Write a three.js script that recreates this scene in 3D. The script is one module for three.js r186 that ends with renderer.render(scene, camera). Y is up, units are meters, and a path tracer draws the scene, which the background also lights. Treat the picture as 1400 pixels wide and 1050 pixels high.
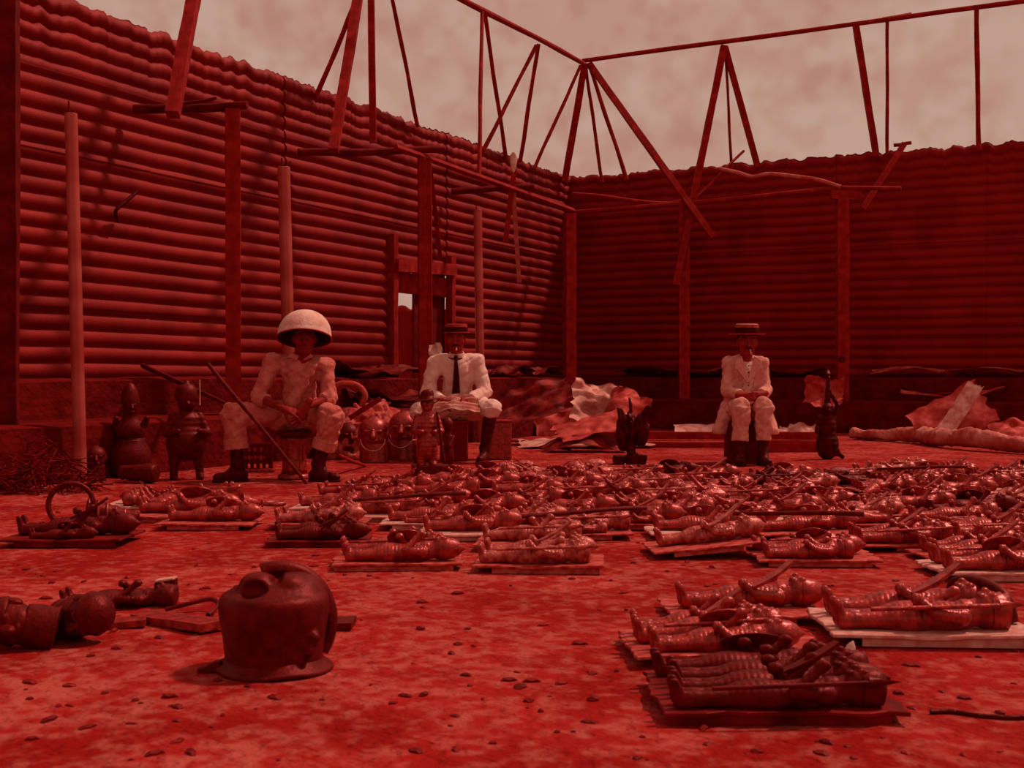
import * as THREE from 'three';
import { mergeGeometries, mergeVertices } from 'three/addons/utils/BufferGeometryUtils.js';
import { RoundedBoxGeometry } from 'three/addons/geometries/RoundedBoxGeometry.js';

// ---------------------------------------------------------------- camera, sky, sun, exposure
const W = 1400, H = 1050, F = 1680, CAMH = 0.8, PITCH = -10 / F;
const scene = new THREE.Scene();
const camera = new THREE.PerspectiveCamera(2 * Math.atan(H / 2 / F) * 180 / Math.PI, W / H, 0.05, 200);
camera.position.set(0, CAMH, 0);
camera.rotation.x = PITCH;
camera.focus = 9.5; camera.userData.fStop = 9;
const renderer = new THREE.WebGLRenderer({ antialias: true });
renderer.toneMapping = THREE.LinearToneMapping;
renderer.toneMappingExposure = 1.0;
renderer.shadowMap.enabled = true;

// seeded value noise
const hash = (x, y, z) => { let h = Math.imul(x, 374761393) ^ Math.imul(y, 668265263) ^ Math.imul(z, 2147483647 ^ 0x5bd1e995); h = Math.imul(h ^ (h >>> 13), 1274126177); h ^= h >>> 16; return (h >>> 0) / 4294967296; };
const sm = (t) => t * t * (3 - 2 * t);
function vn(x, y, z, P = 0) {
  const X = Math.floor(x), Y = Math.floor(y), Z = Math.floor(z), u = sm(x - X), v = sm(y - Y), w = sm(z - Z);
  const m = P ? (a) => ((a % P) + P) % P : (a) => a;
  const g = (a, b, c) => hash(m(X + a), m(Y + b), Z + c);
  const l = (a, b, t) => a + (b - a) * t;
  return l(l(l(g(0, 0, 0), g(1, 0, 0), u), l(g(0, 1, 0), g(1, 1, 0), u), v), l(l(g(0, 0, 1), g(1, 0, 1), u), l(g(0, 1, 1), g(1, 1, 1), u), v), w);
}
function fbm(x, y, z, o = 4) { let s = 0, a = 0.5; for (let i = 0; i < o; i++) { s += a * vn(x, y, z); x = x * 2.03 + 7.1; y = y * 2.03 + 3.7; z = z * 2.03 + 1.3; a *= 0.5; } return s; }
function tile(x, y, P, o, s0) { let s = 0, a = 0.5, p = P; for (let i = 0; i < o; i++) { s += a * vn(x * p, y * p, s0 + i * 5, p); p *= 2; a *= 0.5; } return s; }
const clamp = (x, a = 0, b = 1) => Math.min(b, Math.max(a, x));
const mix = (a, b, t) => a + (b - a) * t;
const sstep = (a, b, x) => sm(clamp((x - a) / (b - a)));
let seed = 12345;
const rnd = () => { seed = (Math.imul(seed, 1664525) + 1013904223) | 0; return (seed >>> 8) / 16777216; };
const rr = (a, b) => a + (b - a) * rnd();
const V = (x, y, z) => new THREE.Vector3(x, y, z);

const toS = (l) => Math.round(255 * (l <= 0.0031308 ? 12.92 * l : 1.055 * Math.pow(l, 1 / 2.4) - 0.055));
{ // hazy equatorial sky: pale cream with thin dusky-pink cloud
  const w = 2048, h = 1024, d = new Uint8Array(w * h * 4);
  for (let j = 0; j < h; j++) for (let i = 0; i < w; i++) {
    const el = ((j + 0.5) / h - 0.5) * Math.PI, az = ((i + 0.5) / w) * 2 * Math.PI;
    const x = Math.cos(el) * Math.cos(az), y = Math.sin(el), z = Math.cos(el) * Math.sin(az);
    const c = (0.55 * sstep(0.38, 0.64, fbm(x * 17 + 3, y * 22 + 5, z * 17 + 9, 6)) + 0.45 * sstep(0.4, 0.6, fbm(x * 60, y * 70, z * 60, 4))) * 0.6 * sstep(0.02, 0.3, y + 0.12);
    const k = (j * w + i) * 4;
    d[k] = toS(mix(0.53, 0.40, c)); d[k + 1] = toS(mix(0.335, 0.15, c)); d[k + 2] = toS(mix(0.265, 0.115, c)); d[k + 3] = 255;
  }
  const t = new THREE.DataTexture(d, w, h);
  t.colorSpace = THREE.SRGBColorSpace; t.mapping = THREE.EquirectangularReflectionMapping; t.magFilter = THREE.LinearFilter; t.minFilter = THREE.LinearFilter; t.needsUpdate = true;
  scene.background = t; scene.environment = t;
}
const sun = new THREE.DirectionalLight(new THREE.Color().setRGB(1, 0.72, 0.6), 2.7);
sun.position.set(11, 18, -13.5); sun.target.position.set(0, 0, -9);
sun.castShadow = true; sun.shadow.radius = 9; sun.shadow.mapSize.set(2048, 2048);
Object.assign(sun.shadow.camera, { left: -16, right: 16, top: 16, bottom: -16, near: 1, far: 50 });
scene.add(sun, sun.target);

// ---------------------------------------------------------------- placing
function ray(px, py) { return V((px - 700) / F, (525 - py) / F, -1).applyEuler(new THREE.Euler(PITCH, 0, 0)); }
const at = (px, py, depth) => { const r = ray(px, py); return r.multiplyScalar(depth / -r.z).add(V(0, CAMH, 0)); };
const gp = (px, py, y = 0) => { const r = ray(px, py); return r.multiplyScalar((y - CAMH) / r.y).add(V(0, CAMH, 0)); };
const C = V(0.99, 0, -20.7), NL = V(0.8917, 0, 0.4527), NR = V(-0.4527, 0, 0.8917), THL = Math.atan2(0.8917, 0.4527), THR = Math.atan2(-0.4527, 0.8917);
function onPlane(px, py, n, o) { const r = ray(px, py), p0 = C.clone().addScaledVector(n, o), c = V(0, CAMH, 0); return r.multiplyScalar(p0.sub(c).dot(n) / r.dot(n)).add(c); }
const onL = (px, py, o) => onPlane(px, py, NL, o), onR = (px, py, o) => onPlane(px, py, NR, o);

// ---------------------------------------------------------------- textures and materials
function tex(size, fn, srgb = true, rep = 1) {
  const d = new Uint8Array(size * size * 4);
  for (let j = 0; j < size; j++) for (let i = 0; i < size; i++) {
    const c = fn(i / size, j / size), k = (j * size + i) * 4;
    if (typeof c === 'number') d[k] = d[k + 1] = d[k + 2] = Math.round(255 * clamp(c)); else for (let q = 0; q < 3; q++) d[k + q] = srgb ? toS(clamp(c[q])) : Math.round(255 * clamp(c[q]));
    d[k + 3] = 255;
  }
  const t = new THREE.DataTexture(d, size, size);
  t.wrapS = t.wrapT = THREE.RepeatWrapping; t.magFilter = THREE.LinearFilter; t.minFilter = THREE.LinearMipmapLinearFilter; t.generateMipmaps = true;
  if (srgb) t.colorSpace = THREE.SRGBColorSpace;
  t.repeat.set(rep, rep); t.needsUpdate = true; return t;
}
const mixc = (a, b, t) => [mix(a[0], b[0], t), mix(a[1], b[1], t), mix(a[2], b[2], t)];
const bumpA = tex(256, (u, v) => tile(u, v, 8, 5, 3), false, 2);
const bumpFine = tex(256, (u, v) => tile(u, v, 32, 4, 9), false, 3);
const grainB = tex(256, (u, v) => 0.5 * tile(u, v * 0.12 + 0.1, 32, 4, 5) + 0.5 * vn(u * 90, v * 4, 2), false, 2);
function mottled(a, b, s, rep, lo = 0.22, hi = 0.75, sx = 1) { return tex(256, (u, v) => mixc(a, b, sstep(lo, hi, tile(u * sx, v, 8, 5, s))), true, rep); }
function M(o) {
  const { spec = [1, 0.12, 0.09], si = 0.6, ...rest } = o;
  const m = new THREE.MeshPhysicalMaterial(rest);
  m.specularColor = new THREE.Color().setRGB(...spec); m.specularIntensity = si; return m;
}
const rgb = (r, g, b) => new THREE.Color().setRGB(r, g, b);
const mat = {
  iron: M({ map: mottled([0.17, 0.0045, 0.004], [0.25, 0.0085, 0.007], 11, 0.35), roughness: 0.62, metalness: 0.15, bumpMap: bumpFine, bumpScale: 0.002 }),
  ironDark: M({ map: mottled([0.2, 0.005, 0.0042], [0.27, 0.008, 0.0065], 17, 0.35), roughness: 0.66, metalness: 0.1, bumpMap: bumpFine, bumpScale: 0.002 }),
  earth: M({ map: mottled([0.1, 0.0025, 0.002], [0.16, 0.005, 0.004], 21, 0.8), roughness: 0.95, bumpMap: bumpA, bumpScale: 0.02, si: 0.15 }),
  wood: M({ map: mottled([0.22, 0.006, 0.005], [0.36, 0.014, 0.012], 25, 1.5), roughness: 0.8, bumpMap: grainB, bumpScale: 0.003, si: 0.3 }),
  woodDark: M({ map: mottled([0.09, 0.002, 0.002], [0.17, 0.005, 0.004], 27, 1.5), roughness: 0.85, bumpMap: grainB, bumpScale: 0.003, si: 0.25 }),
  woodPale: M({ map: mottled([0.4, 0.04, 0.03], [0.52, 0.13, 0.1], 29, 1.5), roughness: 0.8, bumpMap: grainB, bumpScale: 0.002, si: 0.3 }),
  pole: M({ map: mottled([0.36, 0.034, 0.027], [0.46, 0.075, 0.06], 31, 0.7), roughness: 0.32, metalness: 0.1, spec: [1, 0.45, 0.38], si: 0.9 }),
  bronze: M({ map: mottled([0.21, 0.005, 0.0045], [0.41, 0.022, 0.018], 33, 6), roughness: 0.42, metalness: 0.3, clearcoat: 0.25, clearcoatRoughness: 0.3, bumpMap: bumpFine, bumpScale: 0.003, spec: [1, 0.5, 0.4], si: 1 }),
  bronzeWorn: M({ map: mottled([0.26, 0.009, 0.0075], [0.52, 0.09, 0.07], 35, 6), roughness: 0.45, metalness: 0.25, clearcoat: 0.25, clearcoatRoughness: 0.3, bumpMap: bumpFine, bumpScale: 0.003, spec: [1, 0.6, 0.5], si: 0.9 }),
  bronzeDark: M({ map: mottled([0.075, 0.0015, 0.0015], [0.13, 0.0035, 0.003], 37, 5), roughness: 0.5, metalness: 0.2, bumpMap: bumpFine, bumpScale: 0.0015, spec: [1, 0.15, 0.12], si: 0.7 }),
  blackBronze: M({ map: mottled([0.03, 0.0006, 0.0006], [0.09, 0.002, 0.002], 38, 3), roughness: 0.5, metalness: 0.2, bumpMap: bumpFine, bumpScale: 0.003, si: 0.5 }),
  plate: M({ map: mottled([0.36, 0.016, 0.013], [0.54, 0.1, 0.08], 39, 5), roughness: 0.55, metalness: 0.2, bumpMap: bumpFine, bumpScale: 0.002, si: 0.7 }),
  plateGlarePale: M({ map: mottled([0.54, 0.18, 0.14], [0.66, 0.34, 0.28], 41, 6), roughness: 0.6, metalness: 0.1, bumpMap: bumpFine, bumpScale: 0.002, si: 0.6 }),  // pale copy of the plate: bright sky glare on bare metal painted as colour
  scrap: M({ map: mottled([0.09, 0.002, 0.002], [0.22, 0.007, 0.006], 43, 1.5), roughness: 0.6, metalness: 0.2, bumpMap: bumpA, bumpScale: 0.006, si: 0.6 }),
  scrapMid: M({ map: mottled([0.34, 0.015, 0.012], [0.5, 0.07, 0.055], 44, 1.5), roughness: 0.6, metalness: 0.15, bumpMap: bumpA, bumpScale: 0.006, si: 0.6 }),
  scrapPale: M({ map: mottled([0.46, 0.11, 0.09], [0.62, 0.29, 0.23], 45, 1.5), roughness: 0.6, metalness: 0.1, bumpMap: bumpA, bumpScale: 0.006, si: 0.6 }),
  scrapRoll: M({ map: mottled([0.42, 0.05, 0.04], [0.58, 0.2, 0.16], 145, 1.5), roughness: 0.6, metalness: 0.1, bumpMap: bumpA, bumpScale: 0.006, si: 0.6 }),
  rubble: M({ map: mottled([0.34, 0.02, 0.016], [0.54, 0.11, 0.09], 146, 2), roughness: 0.95, bumpMap: bumpA, bumpScale: 0.02, si: 0.2 }),
  ivory: M({ map: mottled([0.55, 0.24, 0.18], [0.7, 0.42, 0.34], 46, 3), roughness: 0.5, si: 0.7 }),
  skin: M({ map: mottled([0.26, 0.013, 0.01], [0.34, 0.02, 0.016], 47, 4), roughness: 0.6, si: 0.4 }),
  skinDark: M({ map: mottled([0.2, 0.008, 0.006], [0.28, 0.014, 0.011], 48, 4), roughness: 0.6, si: 0.4 }),
  shirtRed: M({ map: mottled([0.46, 0.085, 0.066], [0.58, 0.15, 0.12], 49, 5), roughness: 0.95, bumpMap: bumpFine, bumpScale: 0.003, si: 0.15 }),
  white: M({ map: mottled([0.72, 0.38, 0.31], [0.78, 0.47, 0.39], 51, 4), roughness: 0.95, bumpMap: bumpFine, bumpScale: 0.002, si: 0.15 }),
  offwhite: M({ map: mottled([0.6, 0.2, 0.16], [0.68, 0.28, 0.22], 53, 5), roughness: 0.95, bumpMap: bumpFine, bumpScale: 0.002, si: 0.15 }),
  felt: M({ map: mottled([0.66, 0.3, 0.24], [0.76, 0.46, 0.38], 55, 3), roughness: 0.95, bumpMap: bumpFine, bumpScale: 0.003, si: 0.15 }),
  feltIn: M({ color: rgb(0.07, 0.002, 0.002), roughness: 0.95, si: 0.1 }),
  straw: M({ map: mottled([0.3, 0.012, 0.01], [0.46, 0.05, 0.04], 57, 4), roughness: 0.85, bumpMap: bumpFine, bumpScale: 0.002, si: 0.3 }),
  band: M({ color: rgb(0.06, 0.0015, 0.0015), roughness: 0.85, si: 0.2 }),
  leather: M({ map: mottled([0.04, 0.001, 0.001], [0.1, 0.003, 0.003], 59, 4), roughness: 0.5, bumpMap: bumpFine, bumpScale: 0.002, si: 0.5 }),
  hair: M({ color: rgb(0.05, 0.0015, 0.0012), roughness: 0.7, si: 0.3 }),
  eye: M({ color: rgb(0.3, 0.06, 0.05), roughness: 0.3 }),
  iris: M({ color: rgb(0.02, 0.0008, 0.0008), roughness: 0.3 }),
  paper: M({ map: mottled([0.6, 0.26, 0.2], [0.74, 0.46, 0.38], 61, 3), roughness: 0.9, si: 0.2 }),
  brush: M({ map: mottled([0.06, 0.0015, 0.0015], [0.22, 0.008, 0.007], 63, 3), roughness: 0.9, si: 0.2 }),
};
{ // trodden laterite, with pale dusty and sunlit patches painted into the colour
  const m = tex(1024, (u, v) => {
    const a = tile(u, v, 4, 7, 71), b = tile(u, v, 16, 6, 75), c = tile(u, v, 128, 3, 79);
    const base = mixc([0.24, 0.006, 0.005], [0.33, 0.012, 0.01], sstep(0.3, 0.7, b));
    const dustAndSun = sstep(0.4, 0.7, a * 0.26 + b * 0.2 + c * 0.56);  // noise mask: dusty speckle together with painted sunlit ground
    return mixc(base, [0.56, 0.17, 0.13], dustAndSun * 0.36);
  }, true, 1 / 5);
  const b = tex(1024, (u, v) => 0.6 * tile(u, v, 32, 6, 81) + 0.4 * tile(u, v, 128, 3, 83), false, 1 / 2);
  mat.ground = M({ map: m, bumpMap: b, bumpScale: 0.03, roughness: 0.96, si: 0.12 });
}

// ---------------------------------------------------------------- naming
const counts = {};
const numbered = (n) => { counts[n] = (counts[n] ?? -1) + 1; return counts[n] ? n + '_' + String(counts[n]).padStart(3, '0') : n; };
const shadow = (o) => { o.castShadow = o.receiveShadow = true; return o; };
function thing(name, label, category, p = V(0, 0, 0), turn = 0, group) {
  const o = new THREE.Group(); o.name = numbered(name); o.position.copy(p); o.rotation.y = turn;
  o.userData = { label, category }; if (group) o.userData.group = group;
  scene.add(o); return o;
}
function part(name, geo, m, parent, label) { const o = shadow(new THREE.Mesh(geo, m)); o.name = name; if (label) o.userData.label = label; parent.add(o); return o; }
function single(name, label, category, geo, m, p = V(0, 0, 0), turn = 0, group) {
  const o = shadow(new THREE.Mesh(geo, m)); o.name = numbered(name); o.position.copy(p); o.rotation.y = turn;
  o.userData = { label, category }; if (group) o.userData.group = group; scene.add(o); return o;
}
function structure(name, geo, m) { const o = geo ? shadow(new THREE.Mesh(geo, m)) : new THREE.Group(); o.name = name; o.userData = { kind: 'structure' }; scene.add(o); return o; }

// ---------------------------------------------------------------- geometry helpers
function boxUV(g) { // metric box-projected uv; normals kept
  const n = g.index ? g.toNonIndexed() : g, p = n.attributes.position, uv = new Float32Array(p.count * 2);
  const a = V(), b = V(), c = V();
  for (let i = 0; i < p.count; i += 3) {
    a.fromBufferAttribute(p, i); b.fromBufferAttribute(p, i + 1).sub(a); c.fromBufferAttribute(p, i + 2).sub(a); b.cross(c);
    const x = Math.abs(b.x), y = Math.abs(b.y), z = Math.abs(b.z);
    for (let k = 0; k < 3; k++) { const X = p.getX(i + k), Y = p.getY(i + k), Z = p.getZ(i + k), u = x > y && x > z ? [Z, Y] : y > z ? [X, Z] : [X, Y]; uv[(i + k) * 2] = u[0]; uv[(i + k) * 2 + 1] = u[1]; }
  }
  n.setAttribute('uv', new THREE.BufferAttribute(uv, 2)); return n;
}
function warp(g, fn, keep = false) { const p = g.attributes.position, v = V(); for (let i = 0; i < p.count; i++) { v.fromBufferAttribute(p, i); fn(v); p.setXYZ(i, v.x, v.y, v.z); } if (!keep) g.computeVertexNormals(); return g; }
const strip = (g) => { const n = g.index ? g.toNonIndexed() : g.clone(); for (const k of Object.keys(n.attributes)) if (!['position', 'normal', 'uv'].includes(k)) n.deleteAttribute(k); return n; };
const join = (...gs) => mergeGeometries(gs.map(strip));
const box = (w, h, d, r = 0.006) => new RoundedBoxGeometry(w, h, d, 1, Math.min(r, w / 2.2, h / 2.2, d / 2.2));
const lathe = (pts, n = 28) => new THREE.LatheGeometry(pts.map(([x, y]) => new THREE.Vector2(x, y)), n);
// a rough pole or squared timber between two points (returned in world coordinates, relative to mid-point m)
function between(g, a, b) { // g runs along +y, unit length centred
  const d = b.clone().sub(a), L = d.length(), q = new THREE.Quaternion().setFromUnitVectors(V(0, 1, 0), d.normalize());
  g.scale(1, L, 1); g.applyQuaternion(q); g.translate((a.x + b.x) / 2, (a.y + b.y) / 2, (a.z + b.z) / 2); return g;
}
function poleGeo(L, r0, r1, rough = 0.15, s = 0, bow = 0, seg = 10) {
  const g = new THREE.CylinderGeometry(r1, r0, L, 9, seg);
  return boxUV(warp(g, (v) => { const t = v.y / L, k = 1 + rough * 2 * (vn(v.x * 30 + s, v.y * 5 + s, v.z * 30) - 0.5); v.x = v.x * k + bow * (0.25 - t * t) + 0.12 * r0 * Math.sin(t * 9 + s); v.z = v.z * k + 0.2 * r0 * Math.cos(t * 7 + s * 2); }));
}
function timberGeo(L, w, d, s = 0) {
  const g = new THREE.BoxGeometry(w, L, d, 2, 12, 2);
  return boxUV(warp(g, (v) => { const e = 0.05 * w; v.x += e * (vn(s + v.x * 20, v.y * 3, v.z * 20) - 0.5) * 2; v.z += e * (vn(s + 9 + v.x * 20, v.y * 3, v.z * 20) - 0.5) * 2; }));
}
function span(name, label, category, a, b, w0, w1, m, o = {}) { // one pole or timber as a thing at its lower end
  const d = b.clone().sub(a), L = d.length();
  const g = o.square ? timberGeo(L, w0, o.d ?? w0, o.s ?? rnd() * 50) : poleGeo(L, w0 / 2, w1 / 2, o.rough ?? 0.15, o.s ?? rnd() * 50, o.bow ?? 0);
  g.translate(0, L / 2, 0);
  const q = new THREE.Quaternion().setFromUnitVectors(V(0, 1, 0), d.normalize());
  const mesh = single(name, label, category, g, m, a, 0, o.group); mesh.quaternion.copy(q); return mesh;
}
// dented sheet of iron with real thickness; x length, z width
function sheetGeo(w, d, o = {}) {
  const nx = o.nx ?? 28, nz = o.nz ?? 20, th = o.th ?? 0.005, s = o.s ?? rnd() * 90, P = [], I = [];
  const f = (u, v) => {
    let x = (u - 0.5) * w, z = (v - 0.5) * d, y = 0;
    const jag = o.jag ?? 0.04; if (u === 0 || u === 1) x += jag * w * (vn(v * 9, s, u) - 0.5) * 2; if (v === 0 || v === 1) z += jag * d * (vn(u * 9, s, v + 4) - 0.5) * 2;
    if (o.corr) y += o.corr * Math.sin((v - 0.5) * d / (o.per ?? 0.12) * 2 * Math.PI);
    y += (o.crumple ?? 0.05) * (fbm(u * 3 + s, v * 3, s, 3) - 0.45) * 2;
    y += (o.bend ?? 0) * (u - 0.5) * (u - 0.5) * 4 + (o.bendz ?? 0) * (v - 0.5) * (v - 0.5) * 4;
    const p = V(x, y, z); if (o.f) o.f(p, u, v); return p;
  };
  for (let k = 0; k < 2; k++) for (let j = 0; j <= nz; j++) for (let i = 0; i <= nx; i++) { const p = f(i / nx, j / nz); P.push(p.x, p.y - k * th, p.z); }
  const N = (nx + 1) * (nz + 1), id = (i, j, k) => k * N + j * (nx + 1) + i;
  for (let j = 0; j < nz; j++) for (let i = 0; i < nx; i++) { I.push(id(i, j, 0), id(i, j + 1, 0), id(i + 1, j, 0), id(i + 1, j, 0), id(i, j + 1, 0), id(i + 1, j + 1, 0)); I.push(id(i, j, 1), id(i + 1, j, 1), id(i, j + 1, 1), id(i + 1, j, 1), id(i + 1, j + 1, 1), id(i, j + 1, 1)); }
  const side = (a, b) => I.push(a, b, a + N, b, b + N, a + N);
  for (let i = 0; i < nx; i++) { side(id(i, nz, 0), id(i, nz, 0) + 1); I.pop; side(id(i + 1, 0, 0), id(i, 0, 0)); }
  for (let j = 0; j < nz; j++) { side(id(0, j, 0), id(0, j + 1, 0)); side(id(nx, j + 1, 0), id(nx, j, 0)); }
  let g = new THREE.BufferGeometry(); g.setAttribute('position', new THREE.Float32BufferAttribute(P, 3)); g.setIndex(I); g.computeVertexNormals();
  g.computeBoundingBox(); g.translate(0, -g.boundingBox.min.y, 0); return boxUV(g);
}

// signed distance modelling
const seg = (p, a, b, ra, rb) => { const bx = b.x - a.x, by = b.y - a.y, bz = b.z - a.z, px = p.x - a.x, py = p.y - a.y, pz = p.z - a.z; const t = clamp((px * bx + py * by + pz * bz) / (bx * bx + by * by + bz * bz + 1e-12)); return Math.hypot(px - bx * t, py - by * t, pz - bz * t) - (ra + (rb - ra) * t); };
const tube = (p, a, b, ra, rb) => { const bx = b.x - a.x, by = b.y - a.y, bz = b.z - a.z, px = p.x - a.x, py = p.y - a.y, pz = p.z - a.z; const L2 = bx * bx + by * by + bz * bz, t = (px * bx + py * by + pz * bz) / L2, L = Math.sqrt(L2); const tc = clamp(t); const rad = Math.hypot(px - bx * t, py - by * t, pz - bz * t) - (ra + (rb - ra) * tc); return Math.max(rad, -t * L, (t - 1) * L); };
const ell = (p, c, rx, ry, rz) => { const x = (p.x - c.x) / rx, y = (p.y - c.y) / ry, z = (p.z - c.z) / rz, k = Math.hypot(x, y, z); return (k - 1) * Math.min(rx, ry, rz) * (k < 1 ? 1 : 1) * 1.0; };
const ellG = (p, c, rx, ry, rz) => { const x = p.x - c.x, y = p.y - c.y, z = p.z - c.z, k0 = Math.hypot(x / rx, y / ry, z / rz), k1 = Math.hypot(x / rx / rx, y / ry / ry, z / rz / rz); return k1 < 1e-9 ? -Math.min(rx, ry, rz) : k0 * (k0 - 1) / k1; };
const smin = (a, b, k) => { const h = Math.max(k - Math.abs(a - b), 0) / k; return Math.min(a, b) - h * h * k * 0.25; };
const smax = (a, b, k) => -smin(-a, -b, k);
function netMesh(f, lo, hi, h) {
  const nx = Math.ceil((hi.x - lo.x) / h) + 1, ny = Math.ceil((hi.y - lo.y) / h) + 1, nz = Math.ceil((hi.z - lo.z) / h) + 1;
  const val = new Float32Array(nx * ny * nz), id = (i, j, k) => (k * ny + j) * nx + i, p = V();
  for (let k = 0; k < nz; k++) for (let j = 0; j < ny; j++) for (let i = 0; i < nx; i++) val[id(i, j, k)] = f(p.set(lo.x + i * h, lo.y + j * h, lo.z + k * h));
  const vid = new Int32Array(nx * ny * nz).fill(-1), P = [], N = [];
  for (let k = 0; k < nz - 1; k++) for (let j = 0; j < ny - 1; j++) for (let i = 0; i < nx - 1; i++) {
    const c = [];
    let neg = 0;
    for (let q = 0; q < 8; q++) { const v = val[id(i + (q & 1), j + ((q >> 1) & 1), k + (q >> 2))]; c.push(v); if (v < 0) neg++; }
    if (!neg || neg === 8) continue;
    let sx = 0, sy = 0, sz = 0, n = 0;
    for (let q = 0; q < 8; q++) for (let a = 1; a < 8; a <<= 1) { if (q & a) continue; const v0 = c[q], v1 = c[q | a]; if ((v0 < 0) === (v1 < 0)) continue; const t = v0 / (v0 - v1); sx += (q & 1) + (a === 1 ? t : 0); sy += ((q >> 1) & 1) + (a === 2 ? t : 0); sz += (q >> 2) + (a === 4 ? t : 0); n++; }
    vid[id(i, j, k)] = P.length / 3;
    const x = lo.x + (i + sx / n) * h, y = lo.y + (j + sy / n) * h, z = lo.z + (k + sz / n) * h; P.push(x, y, z);
    const e = h * 0.4, gx = f(p.set(x + e, y, z)) - f(p.set(x - e, y, z)), gy = f(p.set(x, y + e, z)) - f(p.set(x, y - e, z)), gz = f(p.set(x, y, z + e)) - f(p.set(x, y, z - e)), l = Math.hypot(gx, gy, gz) || 1;
    N.push(gx / l, gy / l, gz / l);
  }
  const I = [], quad = (a, b, c, d, flip) => { if (a < 0 || b < 0 || c < 0 || d < 0) return; if (flip) I.push(a, c, b, a, d, c); else I.push(a, b, c, a, c, d); };
  for (let k = 1; k < nz - 1; k++) for (let j = 1; j < ny - 1; j++) for (let i = 1; i < nx - 1; i++) {
    const v = val[id(i, j, k)] < 0;
    if (v !== val[id(i + 1, j, k)] < 0) quad(vid[id(i, j - 1, k - 1)], vid[id(i, j, k - 1)], vid[id(i, j, k)], vid[id(i, j - 1, k)], !v);
    if (v !== val[id(i, j + 1, k)] < 0) quad(vid[id(i - 1, j, k - 1)], vid[id(i - 1, j, k)], vid[id(i, j, k)], vid[id(i, j, k - 1)], !v);
    if (v !== val[id(i, j, k + 1)] < 0) quad(vid[id(i - 1, j - 1, k)], vid[id(i, j - 1, k)], vid[id(i, j, k)], vid[id(i - 1, j, k)], !v);
  }
  const g = new THREE.BufferGeometry(); g.setAttribute('position', new THREE.Float32BufferAttribute(P, 3)); g.setAttribute('normal', new THREE.Float32BufferAttribute(N, 3)); g.setIndex(I);
  return boxUV(g);
}
const bumpy = (f, a, s, o = 0) => (p) => f(p) + a * (vn(p.x * s + o, p.y * s + 3, p.z * s + 5) + 0.5 * vn(p.x * s * 2.1 + 4 + o, p.y * s * 2.1, p.z * s * 2.1) - 0.75);

// ---------------------------------------------------------------- the setting
const gh = (x, z) => 0.012 * (fbm(x * 0.9 + 4, z * 0.9 + 2, 3, 3) - 0.45) + 0.004 * (vn(x * 9, z * 9, 1) - 0.5);
{
  const P = [], I = [], nx = 190, nz = 230, x0 = -14, x1 = 16, z0 = -34, z1 = 6;
  const wz = (t) => z1 + (z0 - z1) * Math.pow(t, 1.25);
  for (let j = 0; j <= nz; j++) for (let i = 0; i <= nx; i++) { const x = x0 + (x1 - x0) * i / nx, z = wz(j / nz); P.push(x, gh(x, z), z); }
  for (let j = 0; j < nz; j++) for (let i = 0; i < nx; i++) { const a = j * (nx + 1) + i, b = a + 1, c = a + nx + 1, d = c + 1; I.push(a, b, c, b, d, c); }
  const g = new THREE.BufferGeometry(); g.setAttribute('position', new THREE.Float32BufferAttribute(P, 3)); g.setIndex(I); g.computeVertexNormals();
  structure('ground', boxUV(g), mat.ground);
}
const PER = 0.147, AMP = 0.042, WTOP = 4.16, WBOT = 0.76, ROWS = 5;
function corrugated(x0, x1, y0, y1, ragged, s) { // in wall space: x along the wall, z towards the yard
  const nx = Math.max(4, Math.round((x1 - x0) / (ragged ? 0.04 : 0.16))), ny = Math.round((y1 - y0) / PER * 14), th = 0.005, P = [], I = [];
  const warpAmt = 0.012, N = (nx + 1) * (ny + 1), id = (i, j, k) => k * N + j * (nx + 1) + i;
  for (let k = 0; k < 2; k++) for (let j = 0; j <= ny; j++) for (let i = 0; i <= nx; i++) {
    const x = x0 + (x1 - x0) * i / nx; let y = y0 + (y1 - y0) * j / ny;
    const yy = y + warpAmt * (fbm(x * 1.3, 4, y, 3) - 0.45) * 2;
    if (ragged) y += ragged * (vn(x * 9, 7, 1) + 0.6 * vn(x * 31, 7, 2) - 0.8) * (j / ny);
    const dent = 0.03 * (fbm(x * 0.8, y * 0.8, 5, 3) - 0.45);
    const z = AMP * (Math.pow(Math.abs(Math.sin((yy / PER - 0.25) * Math.PI)), 0.75) - 0.6) * (0.85 + 0.3 * vn(x * 1.5, y * 4, 3)) + dent;
    P.push(x, y, z - k * th);
  }
  for (let j = 0; j < ny; j++) for (let i = 0; i < nx; i++) { const a = id(i, j, 0), b = a + 1, c = id(i, j + 1, 0), d = c + 1; I.push(a, b, c, b, d, c, a + N, c + N, b + N, b + N, c + N, d + N); }
  const side = (a, b) => I.push(a, a + N, b, b, a + N, b + N);
  for (let i = 0; i < nx; i++) { side(id(i, 0, 0), id(i + 1, 0, 0)); side(id(i + 1, ny, 0), id(i, ny, 0)); }
  for (let j = 0; j < ny; j++) { side(id(0, j + 1, 0), id(0, j, 0)); side(id(nx, j, 0), id(nx, j + 1, 0)); }
  const g = new THREE.BufferGeometry(); g.setAttribute('position', new THREE.Float32BufferAttribute(P, 3)); g.setIndex(I); g.computeVertexNormals(); return boxUV(g);
}
const rowY = [WBOT, 1.44, 2.12, 2.8, 3.48, WTOP];
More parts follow.
